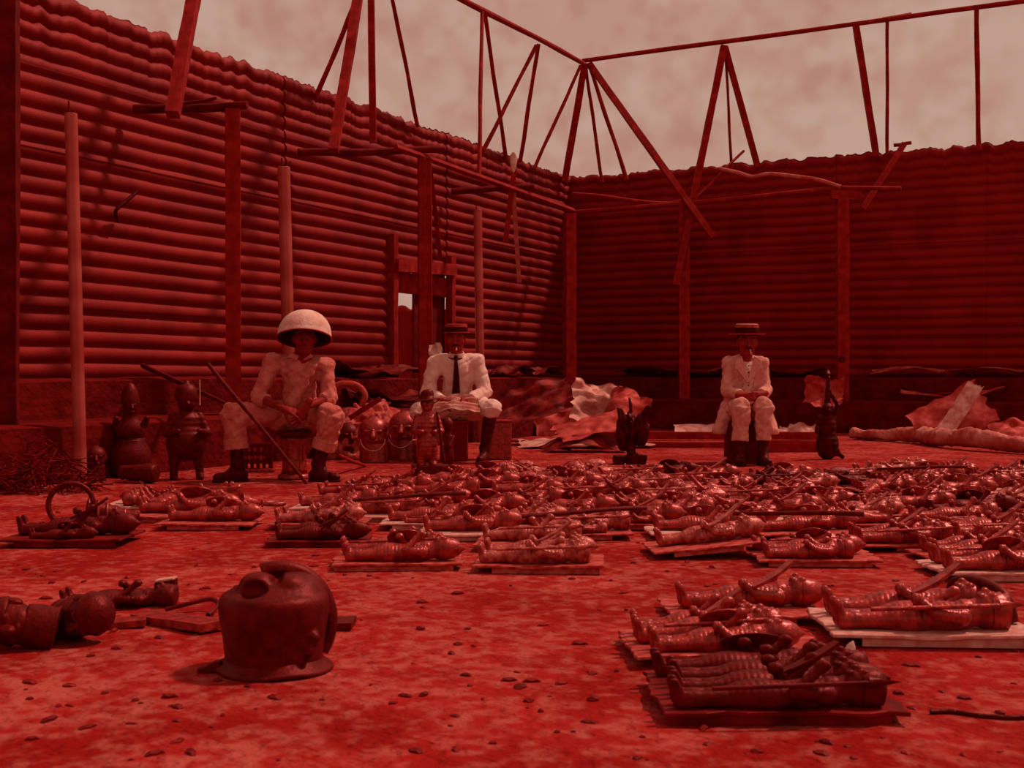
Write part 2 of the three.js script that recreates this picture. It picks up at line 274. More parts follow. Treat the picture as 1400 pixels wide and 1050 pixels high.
function wall(name, th, cols, dirSign, m, hole) {
  const w = structure(name); w.position.copy(C); w.rotation.y = th;
  cols.slice(0, -1).forEach((c0, ci) => {
    const c1 = cols[ci + 1];
    for (let r = 0; r < ROWS; r++) {
      let y0 = rowY[r]; const y1 = rowY[r + 1] - 0.003;
      if (hole && ci === hole.col) { if (y1 < hole.y + 0.1) continue; y0 = Math.max(y0, hole.y); }
      const a = dirSign * c0, b = dirSign * c1;
      const sh = part('corrugated_sheet', corrugated(Math.min(a, b) - 0.02, Math.max(a, b) + 0.02, y0 - (r ? 0.03 : 0), y1, r === ROWS - 1 ? 0.06 : 0, 10 + ci * 7 + r * 3), m, w);
      sh.position.z = (r % 2) * 0.008 + (ci % 2) * 0.016;
    }
  });
  return w;
}
wall('wall_left', THL, [0.0, 2.1, 4.19, 5.63, 7.8, 9.95, 12.1, 14.3, 16.5], -1, mat.iron, { col: 2, y: 2.27 });
wall('wall_right', THR, [-0.14, 2.2, 4.4, 6.6, 8.8, 11], 1, mat.ironDark);
// earth benches along both walls
function bench(name, th, x0, x1, z0, z1, h, s) {
  const nx = Math.round((x1 - x0) / 0.18);
  const g = boxUV(warp(new THREE.BoxGeometry(x1 - x0, h + 0.06, z1 - z0, nx, 5, 6), (v) => {
    const top = v.y > h / 2 - 0.02, front = v.z > (z1 - z0) / 2 - 0.01;
    const n = fbm(v.x * 1.6 + s, v.y * 2, v.z * 2 + s, 4) - 0.47;
    if (top) v.y += 0.07 * n - (front ? 0.025 : 0); if (front) v.z += 0.09 * n;
  }));
  const b = structure(name, g, mat.earth); b.position.copy(C); b.rotation.y = th;
  g.translate((x0 + x1) / 2, h / 2 - 0.03, (z0 + z1) / 2); return b;
}
bench('earthen_bench_upper_left', THL, -16.5, 0.0, -0.2, 0.55, 0.79, 1);
bench('earthen_bench_lower_left', THL, -16.5, 0.0, 0.55, 1.25, 0.45, 5);
bench('earthen_bench_upper_right', THR, 0.55, 11, -0.2, 0.55, 0.8, 9);
bench('earthen_bench_lower_right', THR, 1.25, 11, 0.55, 1.25, 0.46, 13);

// doorway in the left wall
{
  const d = structure('door_1'); d.position.copy(C); d.rotation.y = THL;
  const ab = (w, h, dep, x, y, z, s, m, name, rz = 0) => { const g = timberGeo(h, w, dep, s); if (rz) g.rotateZ(rz); g.translate(x, y, z); return part(name, g, m, d); };
  ab(0.11, 1.9, 0.1, -5.65, 1.66, 0.06, 1, mat.wood, 'door_jamb');
  ab(0.11, 1.72, 0.1, -4.17, 1.6, 0.06, 2, mat.wood, 'door_jamb');
  ab(0.16, 1.5, 0.12, -4.92, 2.24, 0.1, 3, mat.wood, 'door_lintel', Math.PI / 2 + 0.035);
  ab(0.26, 1.42, 0.05, -4.92, 2.02, 0.0, 4, mat.wood, 'transom_board', Math.PI / 2);
  const leaf = ab(0.24, 1.5, 0.04, -4.86, 1.5, -0.05, 5, mat.woodDark, 'door_leaf');
  for (let i = 0; i < 3; i++) { const g = timberGeo(1.49, 0.225, 0.045, 20 + i); g.translate(-4.62 + i * 0.17, 1.5, -0.055 - i * 0.004); part('door_plank', g, mat.woodDark, leaf); }
}
// outer compound wall seen through the doorway
{
  const g = boxUV(warp(new THREE.BoxGeometry(7, 2.2, 0.5, 90, 40, 4), (v) => {
    const row = Math.floor((v.y + 1.1) / 0.11), off = (row % 2) * 0.14, jx = ((v.x + off) / 0.28) % 1, jy = ((v.y + 1.1) / 0.11) % 1;
    const groove = Math.max(0, 1 - Math.abs(jy - 0.5) * 2.4) * 0.02;
    v.z += groove * Math.sign(v.z) + 0.06 * (fbm(v.x * 5, v.y * 7, 3, 3) - 0.45); if (v.y > 1.05) v.y += 0.12 * (vn(v.x * 5, 1, 2) - 0.5);
  }));
  g.translate(0, 1.08, 0);
  const w = structure('compound_wall_back', g, mat.ironDark); w.position.copy(at(560, 520, 25)); w.position.y = 0; w.rotation.y = 0.35;
}

// ---------------------------------------------------------------- posts, plates and the bare roof frame
const toY = (p, y) => { p.y = y; return p; };
const leg = (fn, x0, y0, x1, o, base) => { const a = toY(fn(x1, 560, o), base); const b = fn(x0, y0, o); return [a, b]; };
function metalPole(x0, y0, x1, o, r, spike, label) {
  const [a, b] = leg(onL, x0, y0, x1, o, 0), L = b.distanceTo(a);
  const t = thing('veranda_pole', label, 'pole', a);
  t.quaternion.setFromUnitVectors(V(0, 1, 0), b.clone().sub(a).normalize());
  const g = new THREE.CylinderGeometry(r, r * 1.04, L + 0.03, 24, 16); warp(g, (v) => { const k = 1 + 0.008 * (vn(v.x * 30, v.y * 6, v.z * 30) - 0.5); v.x *= k; v.z *= k; }); g.translate(0, L / 2 - 0.015, 0);
  part('shaft', boxUV(g), mat.pole, t);
  const s = new THREE.CylinderGeometry(r * 0.12, r * 0.2, spike, 6); s.translate(-r * 0.3, L + spike / 2, 0); part('spike', boxUV(s), mat.woodDark, t);
  const rim = new THREE.TorusGeometry(r * 0.93, r * 0.1, 6, 20); rim.rotateX(Math.PI / 2); rim.translate(0, L, 0); part('rim', boxUV(rim), mat.pole, t);
}
metalPole(97, 156, 110, 1.36, 0.047, 0.1, 'tall shiny metal pole standing alone at the far left before the dark wall');
metalPole(388, 229, 398, 1.36, 0.058, 0.09, 'shiny metal pole rising behind the man in the big white helmet');
metalPole(653, 287, 658, 1.36, 0.052, 0.06, 'pale metal pole rising behind the right shoulder of the man with the necktie');
function timberPost(fn, th, x0, y0, x1, o, w, d, label, extra, m = mat.wood) {
  const [a, b] = leg(fn, x0, y0, x1, o, 0.43), L = b.distanceTo(a);
  const t = thing('timber_post', label, 'post', a); t.quaternion.setFromUnitVectors(V(0, 1, 0), b.clone().sub(a).normalize());
  const g = timberGeo(L, w, d, rnd() * 40); g.rotateY(th); g.translate(0, L / 2, 0); part('post_shaft', g, m, t);
  if (extra) extra(t, L);
  return t;
}
timberPost(onL, THL - 0.9, 318, 150, 319, 1.0, 0.135, 0.135, 'thick square timber post left of the man in the white helmet, beam on top');
timberPost(onL, THL - 0.9, 577, 216, 579, 1.0, 0.1, 0.1, 'square timber post in front of the doorway with a thin strip along its right edge', (t, L) => { const g = timberGeo(L - 0.06, 0.05, 0.07, 5); g.translate(0.085, L / 2, 0.01); part('edge_strip', g, mat.wood, t); });
timberPost(onL, 0.4, 779, 292, 779, 1.05, 0.16, 0.12, 'broad timber post standing in the inner corner of the two iron walls');
timberPost(onR, 0, 935, 276, 935, 1.0, 0.16, 0.13, 'timber post against the right wall between the scrap heap and the man in the boater');
timberPost(onR, 0, 1152, 272, 1152, 1.0, 0.16, 0.13, 'timber post right of the man in the boater, carrying a short bracket', (t, L) => {
  const g = timberGeo(0.42, 0.12, 0.12, 3); g.rotateZ(Math.PI / 2 - 0.06); g.translate(0.04, L + 0.05, 0); part('bracket', g, mat.wood, t);
  const k = new THREE.TorusGeometry(0.035, 0.012, 6, 12); k.translate(-0.03, 0.62, 0.075); part('iron_ring', boxUV(k), mat.leather, t);
});
{ const a = onL(10, 700, 0.95), b = onL(10, -30, 0.95); a.y = 0.44; timberPost(onL, THL - 0.9, 8, -20, 8, 0.95, 0.17, 0.17, 'dark timber post at the extreme left edge of the yard', null, mat.woodDark); }
const px2 = (px, d) => px * d / F; // width in metres of px pixels at depth d
function roofPole(label, A, B, w, o = {}) { // A, B = [wall side, px, py, offset]
  const f = (q) => (q[0] === 'L' ? onL : onR)(q[1], q[2], q[3]);
  if (B[3] === WO) B[2] += 10;
  const a = f(A), b = f(B), wd = px2(w, -(a.z + b.z) / 2);
  const lowA = a.y < b.y;
  return span(o.name ?? 'roof_pole', label, o.cat ?? 'pole', lowA ? a : b, lowA ? b : a, wd, wd * (o.taper ?? 0.9), o.m ?? mat.wood, o);
}
const RO = 0.55, PO = 1.0, WO = 0.06;
roofPole('stout broken rafter slanting up out of the frame above the first wall beam', ['L', 269, -30, RO], ['L', 236, 157, PO - 0.1], 17, { square: true, d: 0.1 });
roofPole('thin rafter slanting down leftwards to the wall top, left of the thick pair', ['L', 494, -15, RO], ['L', 433, 121, WO], 7);
roofPole('thick squared rafter slanting to the left end of the second wall beam', ['L', 491, -15, RO], ['L', 456, 206, PO - 0.1], 13, { square: true, d: 0.09 });
roofPole('upright roof strut standing on the middle of the second wall beam', ['L', 507, -20, RO + 0.3], ['L', 510, 195, PO - 0.1], 9, { square: true, d: 0.06 });
roofPole('thin rafter leaning right, alone in the sky right of the upright strut', ['L', 533, -20, RO], ['L', 571, 162, WO], 6);
roofPole('ridge pole running down from the top edge towards the roof corner', ['L', 600, -18, RO], ['L', 799, 87, RO], 8, { name: 'ridge_pole' });
roofPole('straight upright pole below the left end of the ridge, reaching over the wall', ['L', 659, 14, RO], ['L', 655, 243, PO], 6);
roofPole('slim rafter leaning right from the same knot as the straight upright pole', ['L', 662, 14, RO], ['L', 692, 207, WO], 6);
roofPole('slim rafter crossing the leaning one on its way down to the left', ['L', 733, 62, RO], ['L', 661, 196, WO], 6);
roofPole('short steep rafter hanging from the middle of the left ridge', ['L', 736, 60, RO], ['L', 711, 212, WO], 6);
roofPole('thin rafter slanting left from the roof corner to the wall top', ['L', 794, 90, RO], ['L', 730, 221, WO], 5);
roofPole('thick dark hip rafter going from the roof corner to the wall corner', ['L', 800, 86, RO], ['L', 772, 238, WO], 9, { square: true, d: 0.08 });
roofPole('thinnest rafter of the corner fan, nearly upright beside the thick one', ['R', 801, 92, RO], ['R', 823, 239, WO], 5);
roofPole('rafter of the corner fan leaning right to the wall top', ['R', 806, 90, RO], ['R', 857, 236, WO], 6);
roofPole('long fallen rafter slanting from the roof corner across the right wall', ['R', 806, 88, RO], ['R', 976, 326, 1.25], 8, { square: true, d: 0.09 });
roofPole('ridge pole running right from the roof corner up to the frame edge', ['R', 797, 83, RO], ['R', 1440, -4, RO], 7, { name: 'ridge_pole' });
roofPole('long broken rafter hanging from the right ridge down across the plate', ['R', 990, 63, RO], ['R', 924, 390, 1.2], 9, { square: true, d: 0.1 });
roofPole('very thin strut inside the fork below the right ridge', ['R', 992, 70, RO], ['R', 1000, 221, WO], 4);
roofPole('rafter leaning right from the fork below the right ridge', ['R', 991, 64, RO], ['R', 1036, 218, WO], 8, { square: true, d: 0.07 });
roofPole('stout rafter leaning right from the ridge at the right of the sky', ['R', 1170, 34, RO], ['R', 1198, 204, WO], 8, { square: true, d: 0.07 });
roofPole('thin upright pole close beside the stout leaning rafter', ['R', 1213, 24, RO], ['R', 1213, 200, WO], 5);
roofPole('upright pole nearest the right edge of the frame', ['R', 1335, 9, RO], ['R', 1338, 195, WO], 7);
roofPole('flat short plank tied under the ridge at its far right', ['R', 1206, 27, RO - 0.06], ['R', 1246, 20, RO - 0.06], 5, { square: true, d: 0.08 });
roofPole('loose rafter leaning over the wall top above the right post', ['R', 1236, 197, 0.3], ['R', 1179, 286, 0.9], 8, { square: true, d: 0.07 });
roofPole('short stub lying on the wall top at the end of a loose rafter', ['R', 1222, 199, 0.28], ['R', 1246, 195, 0.28], 5);
roofPole('first wall beam resting on the thick post at left', ['L', 183, 149, 0.12], ['L', 338, 144, 1.15], 13, { name: 'wall_beam', cat: 'beam', m: mat.woodDark, bow: 0.05 });
roofPole('splintered branch lying on the first wall beam', ['L', 206, 147, 0.4], ['L', 296, 134, 0.9], 5, { name: 'splintered_branch', cat: 'branch', m: mat.woodDark, bow: 0.03 });
roofPole('second wall beam resting on the post before the doorway', ['L', 408, 209, 0.12], ['L', 606, 205, 1.15], 11, { name: 'wall_beam', cat: 'beam', m: mat.woodDark });
roofPole('third wall beam, shorter, right of the doorway post', ['L', 617, 262, 0.12], ['L', 730, 254, 1.1], 9, { name: 'wall_beam', cat: 'beam', m: mat.woodDark });
roofPole('long straight wall plate dropping from the doorway post to the corner', ['L', 541, 201, 1.0], ['L', 784, 288, 1.05], 6, { name: 'eave_beam', cat: 'beam', square: true, d: 0.05 });
roofPole('wall plate running along the right wall to the bracket post', ['R', 778, 291, 1.05], ['R', 1145, 258, 1.0], 7, { name: 'eave_beam', cat: 'beam', bow: 0.05 });
roofPole('end piece of the plate passing right beyond the bracket post', ['R', 1140, 256, 1.0], ['R', 1232, 258, 0.95], 6, { name: 'eave_beam', cat: 'beam' });
roofPole('thin lath slanting from the plate to the wall top by the hanging rafter', ['R', 950, 272, 1.0], ['R', 1017, 206, 0.1], 4);
{ // crooked branch on the right plate
  const pts = [[984, 231], [1012, 237], [1028, 242], [1050, 238], [1082, 241], [1118, 246], [1150, 256]].map(([x, y], i) => onR(x, y, 0.8 + i * 0.04));
  const g = new THREE.TubeGeometry(new THREE.CatmullRomCurve3(pts), 40, 0.032, 7);
  single('crooked_branch', 'pale crooked branch lying along the plate of the right wall', 'branch', boxUV(g), mat.woodPale);
  const pts2 = [[783, 265], [820, 268], [870, 275], [910, 278], [945, 273]].map(([x, y]) => onR(x, y, 1.0));
  single('crooked_branch', 'pale bowed branch from the wall corner to the hanging rafter', 'branch', boxUV(new THREE.TubeGeometry(new THREE.CatmullRomCurve3(pts2), 30, 0.03, 7)), mat.wood);
}
span('hanging_lath', 'longer broken lath hanging from the third beam in front of the left wall', 'lath', onL(710, 386, 0.9), onL(701, 250, 1.0), 0.06, 0.05, mat.woodPale, { square: true, d: 0.03 });
span('hanging_lath', 'shorter crooked lath dangling left of the longer hanging one', 'lath', onL(691, 332, 0.95), onL(703, 232, 1.02), 0.07, 0.06, mat.wood, { square: true, d: 0.03 });
{ const p = onL(702, 222, 1.06); const g = boxUV(warp(new THREE.SphereGeometry(1, 14, 10), (v) => { v.x *= 0.045 * (1 + 0.3 * v.y); v.y *= 0.14; v.z *= 0.02; })); single('pale_rag', 'small white rag caught on the hanging lath below the ridge', 'rag', g, mat.paper, p); }
span('leaning_strip', 'thin crooked strip leaning from the doorway post top to the lintel', 'strip', onL(602, 352, 0.6), onL(588, 228, 0.95), 0.05, 0.04, mat.wood, { square: true, d: 0.03 });
{ // iron hook on the left wall
  const p = [[188, 262], [170, 277], [158, 289], [162, 303]].map(([x, y], i) => onL(x, y, 0.08 + 0.03 * (3 - i)));
  single('wall_hook', 'bent iron hook sticking out of the left corrugated wall', 'hook', boxUV(new THREE.TubeGeometry(new THREE.CatmullRomCurve3(p), 20, 0.018, 6)), mat.leather);
}

// ---------------------------------------------------------------- people
function headField(o) {
  const c = (x, y, z) => V(x, y, z), face = o;
  const P = { cr: c(0, 0.035, -0.012), jaw: c(0, -0.05, 0.02), chin: c(0, -0.1, 0.055 + (face.chin ?? 0)), n0: c(0, 0.022, 0.088), n1: c(0, -0.026, 0.112), nl: c(-0.013, -0.028, 0.096), nr: c(0.013, -0.028, 0.096), b0: c(-0.038, 0.036, 0.078), b1: c(0.038, 0.036, 0.078), kl: c(-0.046, -0.012, 0.055), kr: c(0.046, -0.012, 0.055), sl: c(-0.031, 0.012, 0.1), sr: c(0.031, 0.012, 0.1), l0: c(-0.02, -0.056, 0.083), l1: c(0.02, -0.056, 0.083), u0: c(-0.02, -0.069, 0.08), u1: c(0.02, -0.069, 0.08), m0: c(-0.026, -0.0625, 0.094), m1: c(0.026, -0.0625, 0.094), el: c(-0.078, -0.002, -0.005), er: c(0.078, -0.002, -0.005), nk: c(0, -0.09, -0.02), nk2: c(0, -0.2, -0.05) };
  return (p) => {
    let d = ellG(p, P.cr, 0.076, 0.09, 0.096);
    d = smin(d, ellG(p, P.jaw, 0.06, 0.073, 0.065), 0.04);
    d = smin(d, seg(p, P.chin, P.chin, 0.024, 0.024), 0.03);
    d = smin(d, seg(p, P.kl, P.kl, 0.026, 0.026), 0.03); d = smin(d, seg(p, P.kr, P.kr, 0.026, 0.026), 0.03);
    d = smax(d, -seg(p, P.sl, P.sl, 0.018, 0.018), 0.015); d = smax(d, -seg(p, P.sr, P.sr, 0.018, 0.018), 0.015);
    d = smin(d, seg(p, P.b0, P.b1, 0.011, 0.011), 0.015);
    d = smin(d, seg(p, P.n0, P.n1, 0.008, 0.0135), 0.012); d = smin(d, seg(p, P.nl, P.nl, 0.009, 0.009), 0.008); d = smin(d, seg(p, P.nr, P.nr, 0.009, 0.009), 0.008);
    d = smin(d, seg(p, P.l0, P.l1, 0.007, 0.007), 0.008); d = smin(d, seg(p, P.u0, P.u1, 0.008, 0.008), 0.008);
    d = smax(d, -seg(p, P.m0, P.m1, 0.004, 0.004), 0.006);
    d = smin(d, ellG(p, P.el, 0.012, 0.034, 0.022), 0.01); d = smin(d, ellG(p, P.er, 0.012, 0.034, 0.022), 0.01);
    d = smin(d, seg(p, P.nk, P.nk2, 0.05, 0.058), 0.03);
    return d;
  };
}
function handGeo(h) { // h: wrist w, direction d, palm normal n, thumb side +1/-1, curl 0..1
  const D = h.d.clone().normalize(), N = h.n.clone().addScaledVector(D, -h.n.dot(D)).normalize(), T = D.clone().cross(N).multiplyScalar(h.side);
  const L = (a, b, c) => h.w.clone().addScaledVector(D, a).addScaledVector(T, b).addScaledVector(N, c), bones = [];
  [[0.028, 0.086, [0.043, 0.026, 0.02], 0.0092, 0.9], [0.009, 0.09, [0.047, 0.03, 0.022], 0.0096, 1], [-0.011, 0.086, [0.043, 0.028, 0.021], 0.0091, 1.08], [-0.029, 0.077, [0.034, 0.021, 0.018], 0.008, 1.18]].forEach(([t, l, ph, r, k], i) => {
    const w = L(0.005, t * 0.55, 0), kn = L(l, t, -0.004); bones.push([w, kn, 0.0135, 0.0115, 0.012]);
    let a = 0, p = kn; const spread = (1.5 - i) * 0.06 * (1 - h.curl);
    ph.forEach((len, j) => { a += h.curl * k * [1.0, 1.25, 0.8][j] + 0.08 * ((i * 7 + j * 3) % 3 - 1); const q = p.clone().addScaledVector(D, Math.cos(a) * len).addScaledVector(N, Math.sin(a) * len).addScaledVector(T, spread * len); bones.push([p, q, r - j * 0.0008, r - (j + 1) * 0.0008, 0.004]); p = q; });
  });
  let p = L(0.018, 0.02, 0.008), dir = D.clone().multiplyScalar(0.62).addScaledVector(T, 0.72).addScaledVector(N, 0.3).normalize();
  [[0.045, 0.0135, 0.011], [0.033, 0.0108, 0.0098], [0.027, 0.0096, 0.0078]].forEach(([len, a, b], j) => { const q = p.clone().addScaledVector(dir, len); bones.push([p, q, a, b, 0.007]); p = q; dir = dir.clone().multiplyScalar(0.8).addScaledVector(D, 0.3).addScaledVector(N, 0.28 + 0.2 * h.curl).addScaledVector(T, -0.15).normalize(); });
  bones.push([h.w.clone().addScaledVector(D, -0.05), h.w.clone().addScaledVector(D, 0.03), 0.027, 0.024, 0.02]);
  const f = (q) => { let d = 9; for (const b of bones) d = smin(d, seg(q, b[0], b[1], b[2], b[3]), b[4]); return d; };
  const bb = new THREE.Box3(); bones.forEach((b) => { bb.expandByPoint(b[0]); bb.expandByPoint(b[1]); }); bb.expandByScalar(0.035);
  return netMesh(f, bb.min, bb.max, 0.0038);
}
const vv = (a) => V(a[0], a[1], a[2]);
function boundsOf(pts, r) { const b = new THREE.Box3(); pts.forEach((p) => b.expandByPoint(p)); b.expandByScalar(r); return b; }
const folds = (p0, a, s, o) => foldsR(FQ.set(0.75 * p0.x + 0.52 * p0.y + 0.41 * p0.z, -0.6 * p0.x + 0.78 * p0.y - 0.18 * p0.z, -0.41 * p0.x - 0.1 * p0.y + 0.9 * p0.z), a, s, o), FQ = V();
const foldsR = (p, a, s, o) => a * ((vn(p.x * s + o, p.y * s * 0.6 + o, p.z * s) - 0.5) + 0.6 * (vn(p.x * s * 2.2, p.y * s * 1.2 + 3 + o, p.z * s * 2.2) - 0.5) + 0.7 * (0.5 - Math.abs(vn(p.x * s * 0.7 + 9, p.y * s * 1.6 + o, p.z * s * 0.7) - 0.5) * 2));
function makePerson(c) {
  const t = thing('person', c.label, 'person', c.pos, c.turn ?? 0), J = {};
  for (const k in c.J) J[k] = vv(c.J[k]);
  const { pel, chest, neck, shA, shB, elA, elB, wrA, wrB, hipA, hipB, knA, knB, anA, anB, toA, toB } = J;
  const headM = new THREE.Matrix4().compose(vv(c.head.c), new THREE.Quaternion().setFromEuler(new THREE.Euler(c.head.pitch ?? 0, c.head.yaw ?? 0, c.head.roll ?? 0, 'YXZ')), V(1.08, 1, 1).multiplyScalar(c.head.s ?? 1));
  const headTop = vv([0, -0.06, -0.02]).applyMatrix4(headM);
  const fA = anA.clone().lerp(toA, 0.85).setY(0.03), fB = anB.clone().lerp(toB, 0.85).setY(0.03);
  const fb = (p) => {
    let d = smin(seg(p, pel, chest, 0.11, 0.12), seg(p, shA, shB, 0.04, 0.04), 0.05);
    d = smin(d, seg(p, hipA, hipB, 0.1, 0.1), 0.06);
    d = smin(d, seg(p, neck, headTop, 0.058, 0.05), 0.04);
    d = smin(d, seg(p, shA, elA, 0.044, 0.04), 0.03); d = smin(d, seg(p, shB, elB, 0.044, 0.04), 0.03);
    d = smin(d, seg(p, elA, wrA, 0.043, 0.026), 0.02); d = smin(d, seg(p, elB, wrB, 0.043, 0.026), 0.02);
    d = smin(d, seg(p, hipA, knA, 0.085, 0.058), 0.04); d = smin(d, seg(p, hipB, knB, 0.085, 0.058), 0.04);
    d = smin(d, seg(p, knA, anA, 0.056, 0.032), 0.03); d = smin(d, seg(p, knB, anB, 0.056, 0.032), 0.03);
    d = smin(d, seg(p, anA, fA, 0.03, 0.016), 0.015); d = smin(d, seg(p, anB, fB, 0.03, 0.016), 0.015);
    return d;
  };
  const all = Object.values(J), bb = boundsOf([...all, headTop], 0.14); bb.min.y = -0.02;
  const hg = netMesh(headField(c.head), V(-0.11, -0.22, -0.13), V(0.11, 0.145, 0.14), 0.0045); hg.applyMatrix4(headM);
  const body = join(netMesh(fb, bb.min, bb.max, 0.013), hg, ...c.hands.map(handGeo));
  part('body', body, c.skin ?? mat.skin, t);
  // shirt or coat
  const ca = elA.clone().lerp(wrA, c.cuff), cb = elB.clone().lerp(wrB, c.cuff), w = c.bulk ?? 1;
  const cutP = neck.clone().add(V(0, c.neckCut ?? 0.035, 0)), nd = vv(c.head.c).sub(neck).normalize();
  const low = c.hem ?? pel.y + 0.0;
  const nb = neck.clone().add(V(0, -0.035, -0.015));
  let fs = (p) => {
    let d = smin(seg(p, pel, chest, 0.14 * w, 0.145 * w), seg(p, shA, shB, 0.06, 0.06), 0.09);
    d = smin(d, seg(p, nb, shA, 0.07, 0.062), 0.03); d = smin(d, seg(p, nb, shB, 0.07, 0.062), 0.03);
    d = smin(d, seg(p, shA, elA, 0.07 * w, 0.066 * w), 0.045); d = smin(d, seg(p, shB, elB, 0.07 * w, 0.066 * w), 0.045);
    d = smin(d, tube(p, elA, ca, 0.066 * w, 0.05), 0.03); d = smin(d, tube(p, elB, cb, 0.066 * w, 0.05), 0.03);
    if (c.cuffRoll) { d = smin(d, tube(p, elA.clone().lerp(wrA, c.cuff - 0.16), ca, 0.063, 0.06), 0.008); d = smin(d, tube(p, elB.clone().lerp(wrB, c.cuff - 0.16), cb, 0.063, 0.06), 0.008); }
    if (c.extra) d = c.extra(p, d, J);
    d += folds(p, c.fold ?? 0.016, 13, c.seed);
    d = smax(d, (p.x - cutP.x) * nd.x + (p.y - cutP.y) * nd.y + (p.z - cutP.z) * nd.z, 0.02);
    return Math.max(d, low - p.y);
  };
  const sb = boundsOf([pel, chest, shA, shB, elA, elB, ca, cb, ...(c.extraPts ?? []).map(vv)], 0.18); sb.min.y = Math.max(sb.min.y, low - 0.02);
  const fsOuter = c.carve ? (p) => c.carve(p, fs(p), J) : fs;
  part(c.topName ?? 'shirt', netMesh(fsOuter, sb.min, sb.max, 0.009), c.topMat, t);
  if (c.under) part('undershirt', netMesh((p) => smin(seg(p, pel, chest, 0.122, 0.128), seg(p, shA.clone().lerp(shB, 0.2), shB.clone().lerp(shA, 0.2), 0.07, 0.07), 0.06) + folds(p, 0.008, 15, 4) , boundsOf([pel, chest, shA, shB], 0.15).min, boundsOf([pel, chest, shA, shB], 0.15).max, 0.011), c.under, t);
  // trousers
  const ta = knA.clone().lerp(anA, c.tro), tb = knB.clone().lerp(anB, c.tro), tr = c.troR ?? [0.105, 0.085, 0.078];
  const ft = (p) => {
    let d = seg(p, hipA, hipB, 0.132, 0.132);
    d = smin(d, seg(p, hipA, knA, tr[0], tr[1]), 0.05); const dB = smin(smin(seg(p, hipA, hipB, 0.132, 0.132), seg(p, hipB, knB, tr[0], tr[1]), 0.05), tube(p, knB, tb, tr[1], tr[2]), 0.03);
    d = smin(d, tube(p, knA, ta, tr[1], tr[2]), 0.03); d = smin(d, dB, 0.006);
    d += folds(p, c.troFold ?? 0.022, 12, c.seed + 5);
    if (c.turnup) { d = Math.min(d, tube(p, knA.clone().lerp(anA, c.tro - c.turnup), ta, tr[2] + 0.008, tr[2] + 0.006)); d = Math.min(d, tube(p, knB.clone().lerp(anB, c.tro - c.turnup), tb, tr[2] + 0.008, tr[2] + 0.006)); }
    return d;
  };
  const tbx = boundsOf([hipA, hipB, knA, knB, ta, tb], 0.16);
  part('trousers', netMesh(ft, tbx.min, tbx.max, 0.0095), c.troMat, t);
  // boots
  [[knA, anA, toA], [knB, anB, toB]].forEach(([k, a, o], i) => {
    const top = k.clone().lerp(a, c.bootTop), fl = V(o.x - a.x, 0, o.z - a.z).normalize(), heel = a.clone().addScaledVector(fl, -0.035).setY(0.045), toe = o.clone().setY(0.035), side = V(fl.z, 0, -fl.x);
    const f = (p) => { let d = smin(seg(p, heel, toe, 0.046, 0.036), tube(p, top, a, c.bootR ?? 0.052, 0.05), 0.04); d = smin(d, seg(p, a, heel.clone().lerp(toe, 0.55), 0.046, 0.034), 0.03); d += folds(p, 0.006, 24, i + 3); return Math.max(d, 0.004 - p.y); };
    const fsole = (p) => Math.max(seg(p, V(heel.x, 0.012, heel.z), V(toe.x, 0.012, toe.z), 0.05, 0.042), p.y - 0.02, 0.0 - p.y);
    const b = boundsOf([top, heel, toe, a], 0.075), bt = part('boot', netMesh(f, b.min, b.max, 0.0085), mat.leather, t);
    const sbx = boundsOf([heel, toe], 0.07); sbx.min.y = -0.01; sbx.max.y = 0.03; part('sole', netMesh(fsole, sbx.min, sbx.max, 0.0085), mat.band, bt);
  });
  // face furniture, in head space
  const hp = (name, g, m, parent = t) => { const q = strip(g); q.applyMatrix4(headM); return part(name, q, m, parent); };
  for (const s of [-1, 1]) {
    const g = boxUV(new THREE.SphereGeometry(0.0125, 14, 10)); g.translate(s * 0.031, 0.011, 0.077); const e = hp('eye', g, mat.eye);
    const i = boxUV(new THREE.SphereGeometry(0.0062, 10, 8)); i.translate(s * 0.031, 0.011, 0.0845); hp('iris', i, mat.iris, e);
    const b = boxUV(new THREE.CapsuleGeometry(0.0045, 0.03, 4, 8)); b.rotateZ(Math.PI / 2 + s * 0.12); b.translate(s * 0.031, 0.038, 0.087); hp('eyebrow', b, mat.hair);
  }
  hp('hair', netMesh((p) => Math.max(ellG(p, V(0, 0.035, -0.016), 0.08, 0.094, 0.1), Math.min(p.z - 0.02 - Math.max(0, p.y - 0.05) * 2, 9), -0.035 - p.y - (p.z < -0.02 ? 0.05 : 0)), V(-0.1, -0.11, -0.13), V(0.1, 0.14, 0.12), 0.006), mat.hair);
  if (c.moustache) hp('moustache', netMesh((p) => smin(seg(p, V(-0.004, -0.042, 0.1), V(-0.03, -0.054, 0.084), 0.0095, 0.005), seg(p, V(0.004, -0.042, 0.1), V(0.03, -0.054, 0.084), 0.0095, 0.005), 0.006), V(-0.05, -0.08, 0.06), V(0.05, -0.02, 0.12), 0.003), mat.hair);
  if (c.cigarette) { const g = new THREE.CylinderGeometry(0.0055, 0.0055, 0.062, 10); const q = new THREE.Quaternion().setFromUnitVectors(V(0, 1, 0), V(...c.cigarette).normalize()); g.translate(0, 0.026, 0); g.applyQuaternion(q); g.translate(0.01, -0.0625, 0.09); hp('cigarette', boxUV(g), mat.paper); }
  return { t, J, headM, hp };
}
